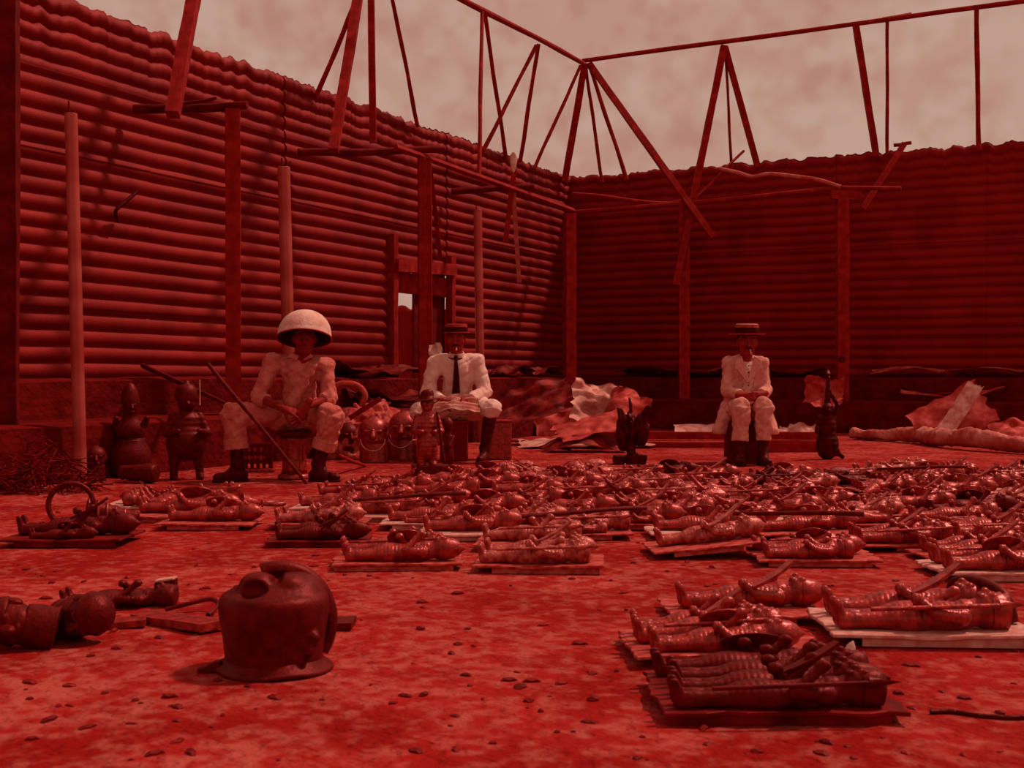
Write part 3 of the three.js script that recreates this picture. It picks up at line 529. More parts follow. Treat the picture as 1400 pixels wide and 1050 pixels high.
function boater(P, r, crown, h, y, m, bandM, brimM) {
  const g = lathe([[0.001, h], [crown - 0.012, h], [crown - 0.003, h - 0.004], [crown, h - 0.012], [crown + 0.002, 0.004], [r - 0.002, 0.003], [r, 0.0], [r - 0.002, -0.004], [crown - 0.006, -0.003], [crown - 0.008, h - 0.015], [0.001, h - 0.01]], 48);
  warp(g, (v) => { v.z *= 1.1; }, false); g.translate(0, y, 0); const hat = P.hp('hat', boxUV(g), m);
  const b = lathe([[crown + 0.001, 0.006], [crown + 0.005, 0.008], [crown + 0.004, h * 0.66], [crown - 0.002, h * 0.68]], 48); warp(b, (v) => { v.z *= 1.1; }); b.translate(0, y, 0); P.hp('hat_band', boxUV(b), bandM, hat);
  const tp = lathe([[0.001, h + 0.004], [crown - 0.014, h + 0.004], [crown - 0.006, h + 0.001], [crown - 0.001, h - 0.008], [crown - 0.02, h - 0.004]], 48); warp(tp, (v) => { v.z *= 1.1; }); tp.translate(0, y, 0); P.hp('hat_top', boxUV(tp), brimM, hat);
}

{ // left: man in the big pith helmet
  const g0 = gp(400, 658); const pos = V(g0.x, 0, g0.z - 0.28);
  const J = { pel: [0, 0.5, -0.03], chest: [0.01, 0.83, 0.05], neck: [0.035, 0.95, 0.07], shA: [-0.2, 0.915, 0.05], shB: [0.215, 0.89, 0.05], elA: [-0.285, 0.64, 0.17], elB: [0.262, 0.63, 0.15], wrA: [-0.05, 0.555, 0.36], wrB: [0.115, 0.575, 0.35], hipA: [-0.1, 0.5, -0.02], hipB: [0.1, 0.5, -0.02], knA: [-0.455, 0.51, 0.27], knB: [0.31, 0.5, 0.3], anA: [-0.42, 0.12, 0.27], anB: [0.195, 0.12, 0.28], toA: [-0.555, 0.035, 0.36], toB: [0.34, 0.035, 0.36] };
  const P = makePerson({
    label: 'seated man in a huge white dome helmet, sleeves rolled, legs wide apart, hands dangling', pos, J, seed: 3,
    head: { c: [0.07, 1.09, 0.15], pitch: 0.02, yaw: 0.18, roll: 0, s: 0.98 }, skin: mat.skinDark,
    hands: [{ w: vv(J.wrA), d: V(0.9, -0.3, 0.15), n: V(-0.1, -0.8, -0.6), side: -1, curl: 0.45 }, { w: vv(J.wrB), d: V(-0.5, -0.85, 0.2), n: V(-0.55, 0.1, -0.8), side: 1, curl: 0.3 }],
    cuff: 0.3, cuffRoll: true, bulk: 0.93, topMat: mat.shirtRed, fold: 0.024, troMat: mat.shirtRed, tro: 0.68, turnup: 0.2, troR: [0.11, 0.092, 0.085], troFold: 0.03, bootTop: 0.55, hem: 0.42,
    extra: (p, d, J) => { const a = V(0.17, 0.94, 0.16), b = V(-0.02, 0.6, 0.16); return smin(d, seg(p, a, b, 0.034, 0.05), 0.012); },
  });
  // collar with two points
  const col = []; for (const s of [-1, 1]) { const g = boxUV(warp(new THREE.BoxGeometry(0.07, 0.045, 0.012, 4, 4, 1), (v) => { v.y -= (s * v.x + 0.03) * 0.35; v.z -= v.x * v.x * 4; })); g.rotateZ(s * 0.7); g.rotateX(-0.25); g.translate(0.04 + s * 0.045, 0.965, 0.155); col.push(g); }
  part('collar', join(...col), mat.shirtRed, P.t);
  const rx = 0.195, h = 0.2;
  const prof = []; for (let i = 0; i <= 18; i++) { const a = i / 18 * Math.PI / 2; prof.push([Math.max(0.001, rx * Math.pow(Math.sin(a), 0.86)), h * Math.cos(a)]); }
  prof.push([rx + 0.006, -0.022], [rx + 0.002, -0.03]);
  const outer = lathe(prof, 56), inner = lathe([...prof.slice(0, 19).map(([x, y]) => [Math.max(0.001, x - 0.014), y - 0.012]), [rx - 0.008, -0.026], [rx + 0.002, -0.03]].reverse(), 56);
  const R = new THREE.Matrix4().compose(V(0.0, 0.03, -0.02), new THREE.Quaternion().setFromEuler(new THREE.Euler(-0.33, 0.15, -0.06)), V(1, 1, 1.12));
  outer.applyMatrix4(R); inner.applyMatrix4(R);
  const hat = P.hp('helmet', boxUV(outer), mat.felt); P.hp('helmet_lining', boxUV(inner), mat.feltIn, hat);
  const trim = new THREE.TorusGeometry(rx + 0.003, 0.006, 8, 64); trim.rotateX(Math.PI / 2); trim.translate(0, -0.026, 0); trim.applyMatrix4(R); P.hp('helmet_rim', boxUV(trim), mat.straw, hat);
  // stool he straddles
  const st = thing('carved_stool', 'carved round stool under the man in the white helmet', 'stool', V(pos.x - 0.03, 0, pos.z + 0.03));
  part('stool_seat', boxUV(lathe([[0.001, 0.335], [0.13, 0.335], [0.14, 0.345], [0.142, 0.362], [0.13, 0.372], [0.001, 0.372]], 36)), mat.bronzeDark, st);
  part('stool_column', boxUV(warp(lathe([[0.001, 0.04], [0.1, 0.04], [0.092, 0.08], [0.085, 0.2], [0.095, 0.3], [0.11, 0.335], [0.001, 0.335]], 36), (v) => { const a = Math.atan2(v.z, v.x), r = Math.hypot(v.x, v.z), k = 1 + 0.06 * Math.cos(a * 7); v.x *= k; v.z *= k; })), mat.bronze, st);
  part('stool_foot', boxUV(lathe([[0.001, 0], [0.125, 0], [0.13, 0.012], [0.12, 0.035], [0.1, 0.042], [0.001, 0.042]], 36)), mat.bronze, st);
  const s0 = at(284, 497, 9.02), s1 = gp(420, 662); s1.y = 0.005;
  span('walking_stick', 'long straight stick slanting across the thigh of the helmeted man to the ground', 'stick', s1, s0, 0.026, 0.034, mat.bronzeDark, { rough: 0.2 });
  const b0 = onL(196, 500, 0.56), b1 = at(318, 556, 9.75);
  span('leaning_branch', 'long knotty branch reaching from the bench to behind the helmeted man\'s knee', 'branch', b1, b0, 0.03, 0.05, mat.woodDark, { rough: 0.35 });
  span('leaning_branch', 'short stick lying on the ground right of the helmeted man\'s boot', 'stick', gp(498, 637, 0.012), at(462, 622, 9.8), 0.035, 0.03, mat.wood, { rough: 0.3 });
}
{ // middle: man with the necktie
  const g0 = gp(622, 632); const pos = V(g0.x, 0, g0.z - 0.3);
  const J = { pel: [0, 0.5, -0.02], chest: [0.01, 0.85, 0.03], neck: [0.005, 0.985, 0.05], shA: [-0.19, 0.94, 0.03], shB: [0.2, 0.95, 0.03], elA: [-0.275, 0.65, 0.1], elB: [0.275, 0.66, 0.1], wrA: [-0.115, 0.575, 0.32], wrB: [0.145, 0.58, 0.32], hipA: [-0.1, 0.5, -0.01], hipB: [0.1, 0.5, -0.01], knA: [-0.32, 0.48, 0.33], knB: [0.34, 0.5, 0.33], anA: [-0.28, 0.12, 0.3], anB: [0.28, 0.12, 0.33], toA: [-0.33, 0.035, 0.46], toB: [0.235, 0.035, 0.48] };
  const P = makePerson({
    label: 'seated man in a white shirt and black necktie, small dark boater, cigarette in his mouth', pos, J, seed: 11,
    head: { c: [0.005, 1.145, 0.11], pitch: 0.04, yaw: -0.06, s: 1.0 }, hands: [{ w: vv(J.wrA), d: V(0.85, -0.05, 0.4), n: V(0.2, -0.6, -0.75), side: -1, curl: 0.75 }, { w: vv(J.wrB), d: V(-0.85, -0.05, 0.4), n: V(-0.2, -0.6, -0.75), side: 1, curl: 0.75 }],
    cuff: 0.9, topMat: mat.white, fold: 0.02, bulk: 1.04, troMat: mat.white, tro: 0.2, troR: [0.115, 0.1, 0.085], bootTop: 0.02, bootR: 0.068, hem: 0.45, moustache: true, cigarette: [0.05, -0.5, 0.85],
  });
  const tie = new THREE.Shape([[0, 0], [0.018, -0.012], [0.014, -0.045], [0.034, -0.2], [0.04, -0.34], [0, -0.4], [-0.03, -0.34], [-0.018, -0.2], [-0.012, -0.045], [-0.016, -0.012]].map(([x, y]) => new THREE.Vector2(x, y)));
  const tg = new THREE.ExtrudeGeometry(tie, { depth: 0.012, bevelEnabled: true, bevelSize: 0.003, bevelThickness: 0.003, bevelSegments: 1, steps: 1 });
  warp(tg, (v) => { v.z += -0.05 * Math.exp(-Math.pow((v.y + 0.0) / 0.05, 2)) - Math.max(0, -v.y - 0.22) * 0.1; v.x += 0.02 * v.y * 0.4; }); tg.translate(0.003, 0.985, 0.205); const tieM = part('necktie', boxUV(tg), mat.band, P.t);
  const kn = boxUV(new THREE.SphereGeometry(0.021, 12, 8)); kn.scale(1, 0.9, 0.7); kn.translate(0.003, 0.985, 0.155); part('tie_knot', kn, mat.band, tieM);
  const col = lathe([[0.072, 0], [0.078, 0.002], [0.071, 0.05], [0.066, 0.048]], 30); col.rotateX(0.25); col.translate(0.005, 0.985, 0.062); part('collar', boxUV(col), mat.white, P.t);
  const cb = new THREE.TorusGeometry(0.077, 0.007, 6, 30); cb.rotateX(Math.PI / 2 + 0.25); cb.translate(0.005, 0.988, 0.062); part('tie_band', boxUV(cb), mat.band, tieM);
  boater(P, 0.118, 0.097, 0.078, 0.075, mat.straw, mat.band, mat.straw);
  single('crumpled_paper', 'crumpled striped paper parcel in the hands of the man with the necktie', 'paper', sheetGeo(0.42, 0.26, { crumple: 0.06, corr: 0.02, per: 0.07, s: 4, bend: -0.03 }), mat.scrapPale, V(pos.x + 0.02, 0.485, pos.z + 0.36)).rotation.set(0.35, 0, 0.08);
  const bx = thing('wooden_crate', 'plain upright box under the man with the necktie', 'box', V(pos.x - 0.02, 0, pos.z + 0.02));
  { const g = box(0.26, 0.37, 0.28, 0.01); g.translate(0, 0.185, 0); part('crate_body', boxUV(g), mat.iron, bx); const l = box(0.27, 0.02, 0.29, 0.006); l.translate(0, 0.372, 0); part('crate_lid', boxUV(l), mat.wood, bx); }
  const b2 = thing('wooden_crate', 'second box, half hidden behind the right boot of the man with the necktie', 'box', V(pos.x + 0.4, 0, pos.z - 0.15), 0.2);
  { const g = box(0.22, 0.36, 0.24, 0.01); g.translate(0, 0.18, 0); part('crate_body', boxUV(g), mat.bronze, b2); const l = box(0.235, 0.02, 0.255, 0.006); l.translate(0, 0.37, 0); part('crate_lid', boxUV(l), mat.wood, b2); }
  const rg = single('pale_rag', 'scrap of white cloth on the bench behind the tied man\'s shoulder', 'rag', sheetGeo(0.13, 0.13, { crumple: 0.05, s: 33, nx: 12, nz: 10 }), mat.paper, at(597, 480, 12.4)); rg.rotation.set(1.2, 0, 0.4);
}
{ // right: man in the boater and open jacket
  const g0 = gp(1028, 636); const pos = V(g0.x, 0, g0.z - 0.34);
  const J = { pel: [0, 0.5, -0.04], chest: [0, 0.84, 0.02], neck: [0, 0.98, 0.04], shA: [-0.148, 0.915, 0.02], shB: [0.148, 0.915, 0.02], elA: [-0.178, 0.665, 0.07], elB: [0.178, 0.665, 0.07], wrA: [-0.075, 0.625, 0.31], wrB: [0.085, 0.625, 0.31], hipA: [-0.09, 0.5, -0.03], hipB: [0.09, 0.5, -0.03], knA: [-0.105, 0.53, 0.37], knB: [0.1, 0.53, 0.37], anA: [-0.105, 0.13, 0.34], anB: [0.1, 0.13, 0.34], toA: [-0.12, 0.035, 0.48], toB: [0.12, 0.035, 0.48] };
  const P = makePerson({
    label: 'seated man in a flat straw boater and open pale jacket, knees together, hands clasped', pos, J, seed: 23,
    head: { c: [0, 1.115, 0.1], pitch: 0.03, s: 1.03 }, hands: [{ w: vv(J.wrA), d: V(0.8, -0.1, 0.45), n: V(0.3, -0.2, -0.9), side: -1, curl: 0.65 }, { w: vv(J.wrB).add(V(0, 0.015, 0.02)), d: V(-0.8, -0.15, 0.3), n: V(-0.3, -0.2, -0.9), side: 1, curl: 0.6 }],
    cuff: 0.8, topName: 'jacket', topMat: mat.offwhite, fold: 0.018, bulk: 0.95, under: mat.white, troMat: mat.offwhite, tro: 0.78, troR: [0.1, 0.088, 0.082], troFold: 0.026, bootTop: 0.65, hem: 0.27, moustache: true, cigarette: [0.1, -0.75, 0.65],
    extraPts: [[-0.27, 0.38, 0.05], [0.25, 0.38, 0.05]],
    extra: (p, d, J) => { for (const [x0, x1, z1] of [[-0.13, -0.25, 0.08], [0.13, 0.22, 0.16]]) { const a = V(x0, 0.62, 0.02), b = V(x1, 0.3, z1); const q = seg(p, a, b, 0.05, 0.075) ; d = smin(d, q, 0.06); } return d; },
    carve: (p, d, J) => { const u = clamp((p.y - 0.6) / 0.38), wv = 0.015 + 0.075 * u; const v = Math.max(Math.abs(p.x - 0.012 * (1 - u)) - wv, 0.1 - p.z, 0.58 - p.y); return smax(d, -v, 0.01); },
  });
  for (const s of [-1, 1]) { // lapels
    const sh = new THREE.Shape([[0, 0], [s * 0.06, -0.02], [s * 0.085, -0.1], [s * 0.06, -0.105], [s * 0.055, -0.13], [0, -0.26], [s * -0.015, -0.26]].map(([x, y]) => new THREE.Vector2(x, y)));
    const g = new THREE.ExtrudeGeometry(sh, { depth: 0.01, bevelEnabled: true, bevelSize: 0.003, bevelThickness: 0.003, bevelSegments: 1 }); g.rotateZ(s * -0.22); g.rotateX(-0.12); g.translate(s * 0.06, 0.985, 0.145); part('lapel', boxUV(g), mat.offwhite, P.t);
  }
  for (let i = 0; i < 4; i++) { const g = boxUV(new THREE.SphereGeometry(0.007, 8, 6)); g.scale(1, 1, 0.5); g.translate(0.004, 0.9 - i * 0.06, 0.163 + i * -0.004); part('button', g, mat.band, P.t); }
  boater(P, 0.152, 0.096, 0.088, 0.075, mat.straw, mat.band, mat.scrapPale);
  const bx = thing('wooden_crate', 'low box hidden under the coat tails of the man in the boater', 'box', V(pos.x, 0, pos.z - 0.02));
  { const g = box(0.34, 0.36, 0.26, 0.01); g.translate(0, 0.18, 0); part('crate_body', boxUV(g), mat.woodDark, bx); const l = box(0.35, 0.02, 0.27, 0.006); l.translate(0, 0.37, 0); part('crate_lid', boxUV(l), mat.woodDark, bx); }
}

// ---------------------------------------------------------------- cast bronze relief plaques
function plateGeo(w, d, s, warpY = 0.012) { // x length, z width, ragged outline, turned-down flanges along the long sides
  const R = 0.5, pts = []; const n = 12;
  const e = (t, k) => (vn(t * 7 + s, k, s) - 0.5) * 0.022;
  for (let i = 0; i <= n; i++) pts.push([-w / 2 + w * i / n, -d / 2 + e(i, 1)]);
  for (let i = 1; i < n; i++) pts.push([w / 2 + e(i, 2), -d / 2 + d * i / n]);
  for (let i = n; i >= 0; i--) pts.push([-w / 2 + w * i / n, d / 2 + e(i, 3)]);
  for (let i = n - 1; i > 0; i--) pts.push([-w / 2 + e(i, 4), -d / 2 + d * i / n]);
  const g = new THREE.ExtrudeGeometry(new THREE.Shape(pts.map(([x, y]) => new THREE.Vector2(x, y))), { depth: 0.006, bevelEnabled: true, bevelSize: 0.002, bevelThickness: 0.002, bevelSegments: 1, steps: 1 });
  g.rotateX(Math.PI / 2); g.translate(0, 0.03, 0);
  const fl = [];
  for (const k of [-1, 1]) { const a = 0.3 + 0.7 * vn(s * 3, k + 2, 1), L = w * a * 0.94; const b = new THREE.BoxGeometry(L, 0.026, 0.005, 8, 1, 1); b.translate((vn(s, k, 6) - 0.5) * (w - L) * 0.9, 0.014, k * (d / 2 - 0.012)); fl.push(b); }
  const legs = new THREE.BoxGeometry(w * 0.8, 0.022, 0.03); legs.translate(0, 0.011, 0);
  return boxUV(warp(join(g, ...fl, legs), (v) => { if (v.y > 0.02) v.y += warpY * (fbm(v.x * 4 + s, v.z * 4, s, 2) - 0.4) * 2; }));
}
const plates = [], platesBig = [];
for (let i = 0; i < 6; i++) plates.push(plateGeo(0.5, 0.35, i * 3.3 + 1));
function figureGeo(h, v) { // lies on its back, feet at x = 0 with the toes up, head towards +x
  const up = v % 3, P = (x, y, z) => V(x, y, z);
  const f = (p) => {
    let d = 9;
    for (const s of [-1, 1]) {
      d = smin(d, seg(p, P(0.012, 0.02, s * 0.024), P(-0.004, 0.075, s * 0.03), 0.0165, 0.0125), 0.012);
      d = smin(d, seg(p, P(0.015, 0.028, s * 0.024), P(0.14, 0.032, s * 0.026), 0.019, 0.024), 0.012);
      d = smin(d, seg(p, P(0.035, 0.028, s * 0.024), P(0.045, 0.028, s * 0.024), 0.0235, 0.0235), 0.006);
    }
    d = smin(d, ellG(p, P(0.185, 0.034, 0), 0.085, 0.044, 0.066), 0.012);
    d = smin(d, seg(p, P(0.235, 0.04, -0.04), P(0.235, 0.04, 0.04), 0.022, 0.022), 0.012);
    d = smin(d, ellG(p, P(0.285, 0.036, 0), 0.07, 0.042, 0.05), 0.015);
    d = smin(d, seg(p, P(0.318, 0.042, -0.05), P(0.318, 0.042, 0.05), 0.023, 0.023), 0.014);
    const e1 = P(0.245, 0.055, -0.078), e2 = P(0.245, 0.055, 0.078);
    d = smin(d, seg(p, P(0.318, 0.045, -0.055), e1, 0.019, 0.016), 0.01); d = smin(d, seg(p, P(0.318, 0.045, 0.055), e2, 0.019, 0.016), 0.01);
    const h1 = up === 0 ? P(0.3, 0.115, -0.05) : up === 1 ? P(0.22, 0.1, -0.03) : P(0.33, 0.09, -0.08), h2 = up === 1 ? P(0.31, 0.12, 0.05) : P(0.2, 0.09, 0.05);
    d = smin(d, seg(p, e1, h1, 0.015, 0.013), 0.008); d = smin(d, seg(p, e2, h2, 0.015, 0.013), 0.008);
    d = smin(d, seg(p, h1, h1, 0.018, 0.018), 0.006); d = smin(d, seg(p, h2, h2, 0.018, 0.018), 0.006);
    d = smin(d, seg(p, P(0.338, 0.045, 0), P(0.362, 0.047, 0), 0.04, 0.035), 0.006);
    d = smin(d, ellG(p, P(0.4, 0.052, 0), 0.048, 0.05, 0.042), 0.012);
    d = smin(d, seg(p, P(0.4, 0.095, 0), P(0.388, 0.106, 0), 0.009, 0.012), 0.008);
    d = smin(d, seg(p, P(0.408, 0.094, -0.018), P(0.408, 0.094, -0.018), 0.011, 0.011), 0.005); d = smin(d, seg(p, P(0.408, 0.094, 0.018), P(0.408, 0.094, 0.018), 0.011, 0.011), 0.005);
    d = smin(d, seg(p, P(0.376, 0.094, -0.012), P(0.376, 0.094, 0.012), 0.009, 0.009), 0.005);
    // ribbed kilt and bead strings
    d += 0.0011 * Math.sin(p.x * 420) * (p.x > 0.11 && p.x < 0.37 ? 1 : 0.2);
    return Math.max(d, -p.y + 0.0);
  };
  return netMesh(f, P(-0.04, -0.008, -0.11), P(0.46, 0.15, 0.11), h);
}
const figN = [0, 1, 2].map((v) => figureGeo(0.0075, v)), figF = [0, 1, 2].map((v) => figureGeo(0.0125, v));
const helmGeo = (() => { const g = lathe([[0.045, 0], [0.05, 0.006], [0.047, 0.02], [0.042, 0.045], [0.03, 0.068], [0.014, 0.08], [0.005, 0.094], [0.001, 0.095]], 16); g.rotateZ(-Math.PI / 2); g.translate(0.402, 0.052, 0); return boxUV(g); })();
const helmRib = (() => { const g = lathe([[0.049, 0], [0.054, 0.012], [0.05, 0.016], [0.053, 0.028], [0.047, 0.034], [0.049, 0.045], [0.03, 0.052], [0.001, 0.054]], 16); g.rotateZ(-Math.PI / 2); g.translate(0.4, 0.052, 0); return boxUV(g); })();
const shieldGeo = boxUV(warp(new THREE.SphereGeometry(1, 16, 10), (v) => { const x = v.x; v.x *= 0.085; v.z *= 0.055 * (x > 0 ? 1 - 0.35 * x : 1); v.y = v.y * 0.009 + 0.02 * (1 - v.z * v.z / 0.003) * 0.6; }));
const spearGeo = (() => { const a = new THREE.CylinderGeometry(0.0065, 0.0065, 0.34, 7), b = new THREE.ConeGeometry(0.016, 0.07, 4); a.translate(0, 0, 0); b.scale(1, 1, 0.4); b.translate(0, 0.2, 0); const g = join(a, b); g.rotateZ(-Math.PI / 2); return boxUV(g); })();
const swordGeo = (() => { const g = warp(new THREE.BoxGeometry(0.17, 0.01, 0.03, 10, 1, 2), (v) => { v.z *= 0.6 + 0.7 * Math.abs(Math.sin((v.x / 0.17 + 0.5) * 2.6)); v.y += 0.8 * v.x * v.x; }); return boxUV(g); })();
function addFigure(plaque, x, z, sc, v, near, m, slim) {
  const f = part('figure', (near ? figN : figF)[v % 3], m, plaque); f.position.set(x, 0.028, z); f.scale.set(sc, sc * (slim ? 0.8 : 1), sc * (slim ? 0.62 : 0.92));
  part(v % 2 ? 'ribbed_helmet' : 'helmet', v % 2 ? helmRib : helmGeo, m, f);
  if (v % 4 === 0) { const s = part('shield', shieldGeo, m, f); s.position.set(0.25, 0.085, -0.075); s.rotation.set(-0.9, 0.1, 0.12); }
  if (v % 4 === 1) { const s = part('spear', spearGeo, m, f); s.position.set(0.24, 0.075, 0.085); s.rotation.set(0, 0.05, 0.03); }
  if (v % 4 === 2) { const s = part('sword', swordGeo, m, f); s.position.set(0.3, 0.115, 0.055); s.rotation.set(0, 0.3, 0.5); }
  return f;
}
function makePlaque(kind, near, pv, m, pm, name = 'bronze_plaque') { // not yet in the scene
  const t = new THREE.Group(); part('plate', plates[pv % 6], pm, t);
  const lay = [[[0, 1.0]], [[-0.085, 0.9], [0.09, 0.94]], [[-0.112, 0.78], [0.0, 0.86], [0.115, 0.8]], [[0, 1], [-0.125, 0.5], [0.125, 0.55]], [[-0.135, 0.93], [-0.045, 0.96], [0.045, 0.94], [0.132, 0.97]]][kind];
  lay.forEach(([z, sc], i) => addFigure(t, -0.225 + (sc < 0.6 ? 0.05 * i : 0.012 * ((i * 5 + pv) % 3)), z, sc, pv + i * 3 + kind, near, m, kind === 4));
  return t;
}
const protos = {};
function plaque(kind, near, pv, tone) {
  const k = [kind, near, pv, tone].join();
  const ms = [[mat.bronze, mat.plate], [mat.bronze, mat.plateGlarePale], [mat.bronzeWorn, mat.plate], [mat.bronzeDark, mat.scrap]][tone];
  return protos[k] ? protos[k].clone() : (protos[k] = makePlaque(kind, near, pv, ...ms));
}
function setPlaque(o, p, turn, label, group, tilt = [0, 0], s = 1) {
  o.name = numbered('bronze_plaque'); o.position.copy(p); o.rotation.set(tilt[0], turn, tilt[1], 'YXZ'); o.scale.set(s, s, s);
  o.userData = { label, category: 'plaque' }; if (group) o.userData.group = group; scene.add(o); return o;
}
const kindsText = ['one figure', 'two figures', 'three figures', 'uneven figures'], ORD = ['first', 'second', 'third', 'fourth', 'fifth', 'sixth', 'seventh', 'eighth', 'ninth', 'tenth', 'eleventh', 'twelfth', 'thirteenth', 'fourteenth', 'fifteenth', 'sixteenth', 'seventeenth'];
// foreground pieces, each singled out
const g3 = (px, py, up = 0) => { const p = gp(px, py); p.y = gh(p.x, p.z) + up; return p; };
setPlaque(plaque(4, true, 0, 3), g3(1050, 962), 0.02, 'bronze plaque with figures in the nearest pile, closest to the viewer at lower right', null, [0, 0], 1.12);
setPlaque(plaque(2, true, 4, 0), g3(985, 893, 0.004), 0.05, 'bronze plaque with figures right behind the nearest one, its bare left corner jutting out', null, [0, 0.01], 1.08);
setPlaque(plaque(0, true, 2, 0), g3(1012, 842), 0.04, 'bronze plaque with one big figure lying alone behind the nearest pile', null, [0, 0], 1.0);
setPlaque(plaque(1, true, 1, 1), g3(1255, 868, 0.004), -0.06, 'pale cornered bronze plaque with a curved horn on it, alone at lower right', null, [0, 0], 1.2);
{ const c = new THREE.CatmullRomCurve3([[1298, 838, 0.03], [1303, 822, 0.1], [1340, 826, 0.13], [1376, 846, 0.1], [1386, 866, 0.03]].map(([x, y, h]) => { const p = gp(x, y + h * 260); p.y = h + 0.02; return p; }));
  single('curved_horn', 'dark curved horn arching over the pale cornered plaque at lower right', 'horn', boxUV(new THREE.TubeGeometry(c, 30, 0.017, 8)), mat.bronzeDark); }
{ const g = boxUV(lathe([[0.001, 0], [0.012, 0.004], [0.016, 0.03], [0.012, 0.07], [0.001, 0.085]], 14)); const o = single('ivory_piece', 'small white ivory tip leaning upright behind the nearest plaque pile', 'ivory', g, mat.ivory, g3(1152, 915, 0.0)); o.rotation.z = -0.35; }
{ const c = new THREE.CatmullRomCurve3([[1272, 977], [1300, 976], [1340, 981], [1380, 984], [1412, 983]].map(([x, y]) => g3(x, y, 0.006)));
  single('thin_rod', 'thin dark rod lying on bare ground at the lower right edge', 'rod', boxUV(new THREE.TubeGeometry(c, 24, 0.006, 6)), mat.blackBronze); }
// front row of the field
const frontRow = [
  [545, 772, 1, 0.06, 0, 'plaque with a raised front edge at the near left corner of the field', 1.06, [0.0, 0.0]],
  [738, 776, 1, -0.06, 2, 'front plaque in the middle of the field, right beside the one with the raised edge', 1.06, [0, 0]],
  [962, 758, 0, 0.05, 2, 'tilted plaque on the front edge of the field, its right end lifted off the ground', 1.0, [0, 0.09]],
  [1110, 768, 2, -0.04, 0, 'front plaque right of the tilted one, spears lying across its figures', 1.02, [0, 0]],
  [1365, 786, 1, 0.0, 1, 'pale plaque with wide bare corner at the right edge, nearest of the right group', 1.1, [0, 0]],
  [1362, 738, 2, 0.0, 1, 'second pale bare cornered plaque at the right edge, behind the nearest of that group', 1.1, [0, 0]],
  [438, 742, 1, 0.05, 3, 'dark curled plaque at the left front of the field, left of the raised edge one', 0.95, [0, 0]],
  [100, 742, 3, 0.0, 3, 'dim plaque alone at far left, in front of the big ring', 1.15, [0, 0]],
  [250, 710, 0, -0.03, 0, 'plaque with a long lying figure at the left end of the field', 1.15, [0, 0]],
];
const taken = [];
frontRow.forEach(([x, y, k, turn, tone, lab, s, tilt], i) => { const p = g3(x, y, 0.002); if (tilt[1]) p.y += 0.5 * 0.5 * s * Math.sin(tilt[1]); taken.push([p.x, p.z]); setPlaque(plaque(k, true, i, tone), p, turn, lab, null, tilt, s); });
// the rest of the field, row behind row
const poly = [[690, 652], [600, 664], [470, 676], [330, 684], [180, 694], [180, 722], [345, 733], [365, 757], [430, 797], [655, 800], [800, 804], [870, 770], [890, 782], [1045, 782], [1060, 792], [1195, 788], [1215, 760], [1250, 770], [1262, 806], [1440, 812], [1440, 650], [1200, 648], [1180, 656], [960, 656], [880, 652]];
const inside = (x, y) => { let c = false; for (let i = 0, j = poly.length - 1; i < poly.length; j = i++) { const [xi, yi] = poly[i], [xj, yj] = poly[j]; if ((yi > y) !== (yj > y) && x < (xj - xi) * (y - yi) / (yj - yi) + xi) c = !c; } return c; };
const proj = (p) => { const q = p.clone().sub(V(0, CAMH, 0)).applyEuler(new THREE.Euler(-PITCH, 0, 0)); return [700 + F * q.x / -q.z, 525 - F * q.y / -q.z]; };
seed = 777;
const fieldG = ['one', 'two', 'three', 'mixed'];
let nField = 0, nRow = 0; const gaps = [];
for (let r = 0, z = -4.95; z > -10.9; z -= 0.395, r++, nRow = 0) for (let cI = -8; cI < 10; cI++) {
  const x = cI * 0.565 + (r % 2) * 0.24 + rr(-0.03, 0.03) + 0.1, zz = z + rr(-0.02, 0.02), p = V(x, 0, zz), [px, py] = proj(p), kind = Math.floor(rnd() * 4), pv = Math.floor(rnd() * 6), tr = rnd(), tone = tr < 0.46 ? 0 : tr < 0.7 ? 1 : tr < 0.92 ? 2 : 3, skip = rnd(), flip = rnd() < 0.12 ? Math.PI : 0, yaw = rr(-0.09, 0.09), tilt = rr(-0.02, 0.025);
  if (!inside(px, py) || px > 1450) continue;
  if (taken.some(([a, b]) => Math.abs(a - x) < 0.53 && Math.abs(b - zz) < 0.37)) continue;
  if (skip < 0.09) { p.lab = 'beside the ' + (nRow ? ORD[nRow - 1] + ' plaque' : 'left end') + ' of the ' + ORD[r] + ' field row'; gaps.push(p); continue; }
  p.y = gh(x, zz) + 0.002 + Math.abs(tilt) * 0.12;
  const near = -zz < 6.6;
  setPlaque(plaque(kind, near, pv, tone), p, yaw + flip, 'bronze plaque with ' + kindsText[kind] + ', ' + ORD[nRow++] + ' from left in the ' + ORD[r] + ' row of the field', 'plaques laid out in the field', [rr(-0.02, 0.02), tilt]);
  nField++;
}
console.log('field plaques', nField, 'gaps', gaps.length);
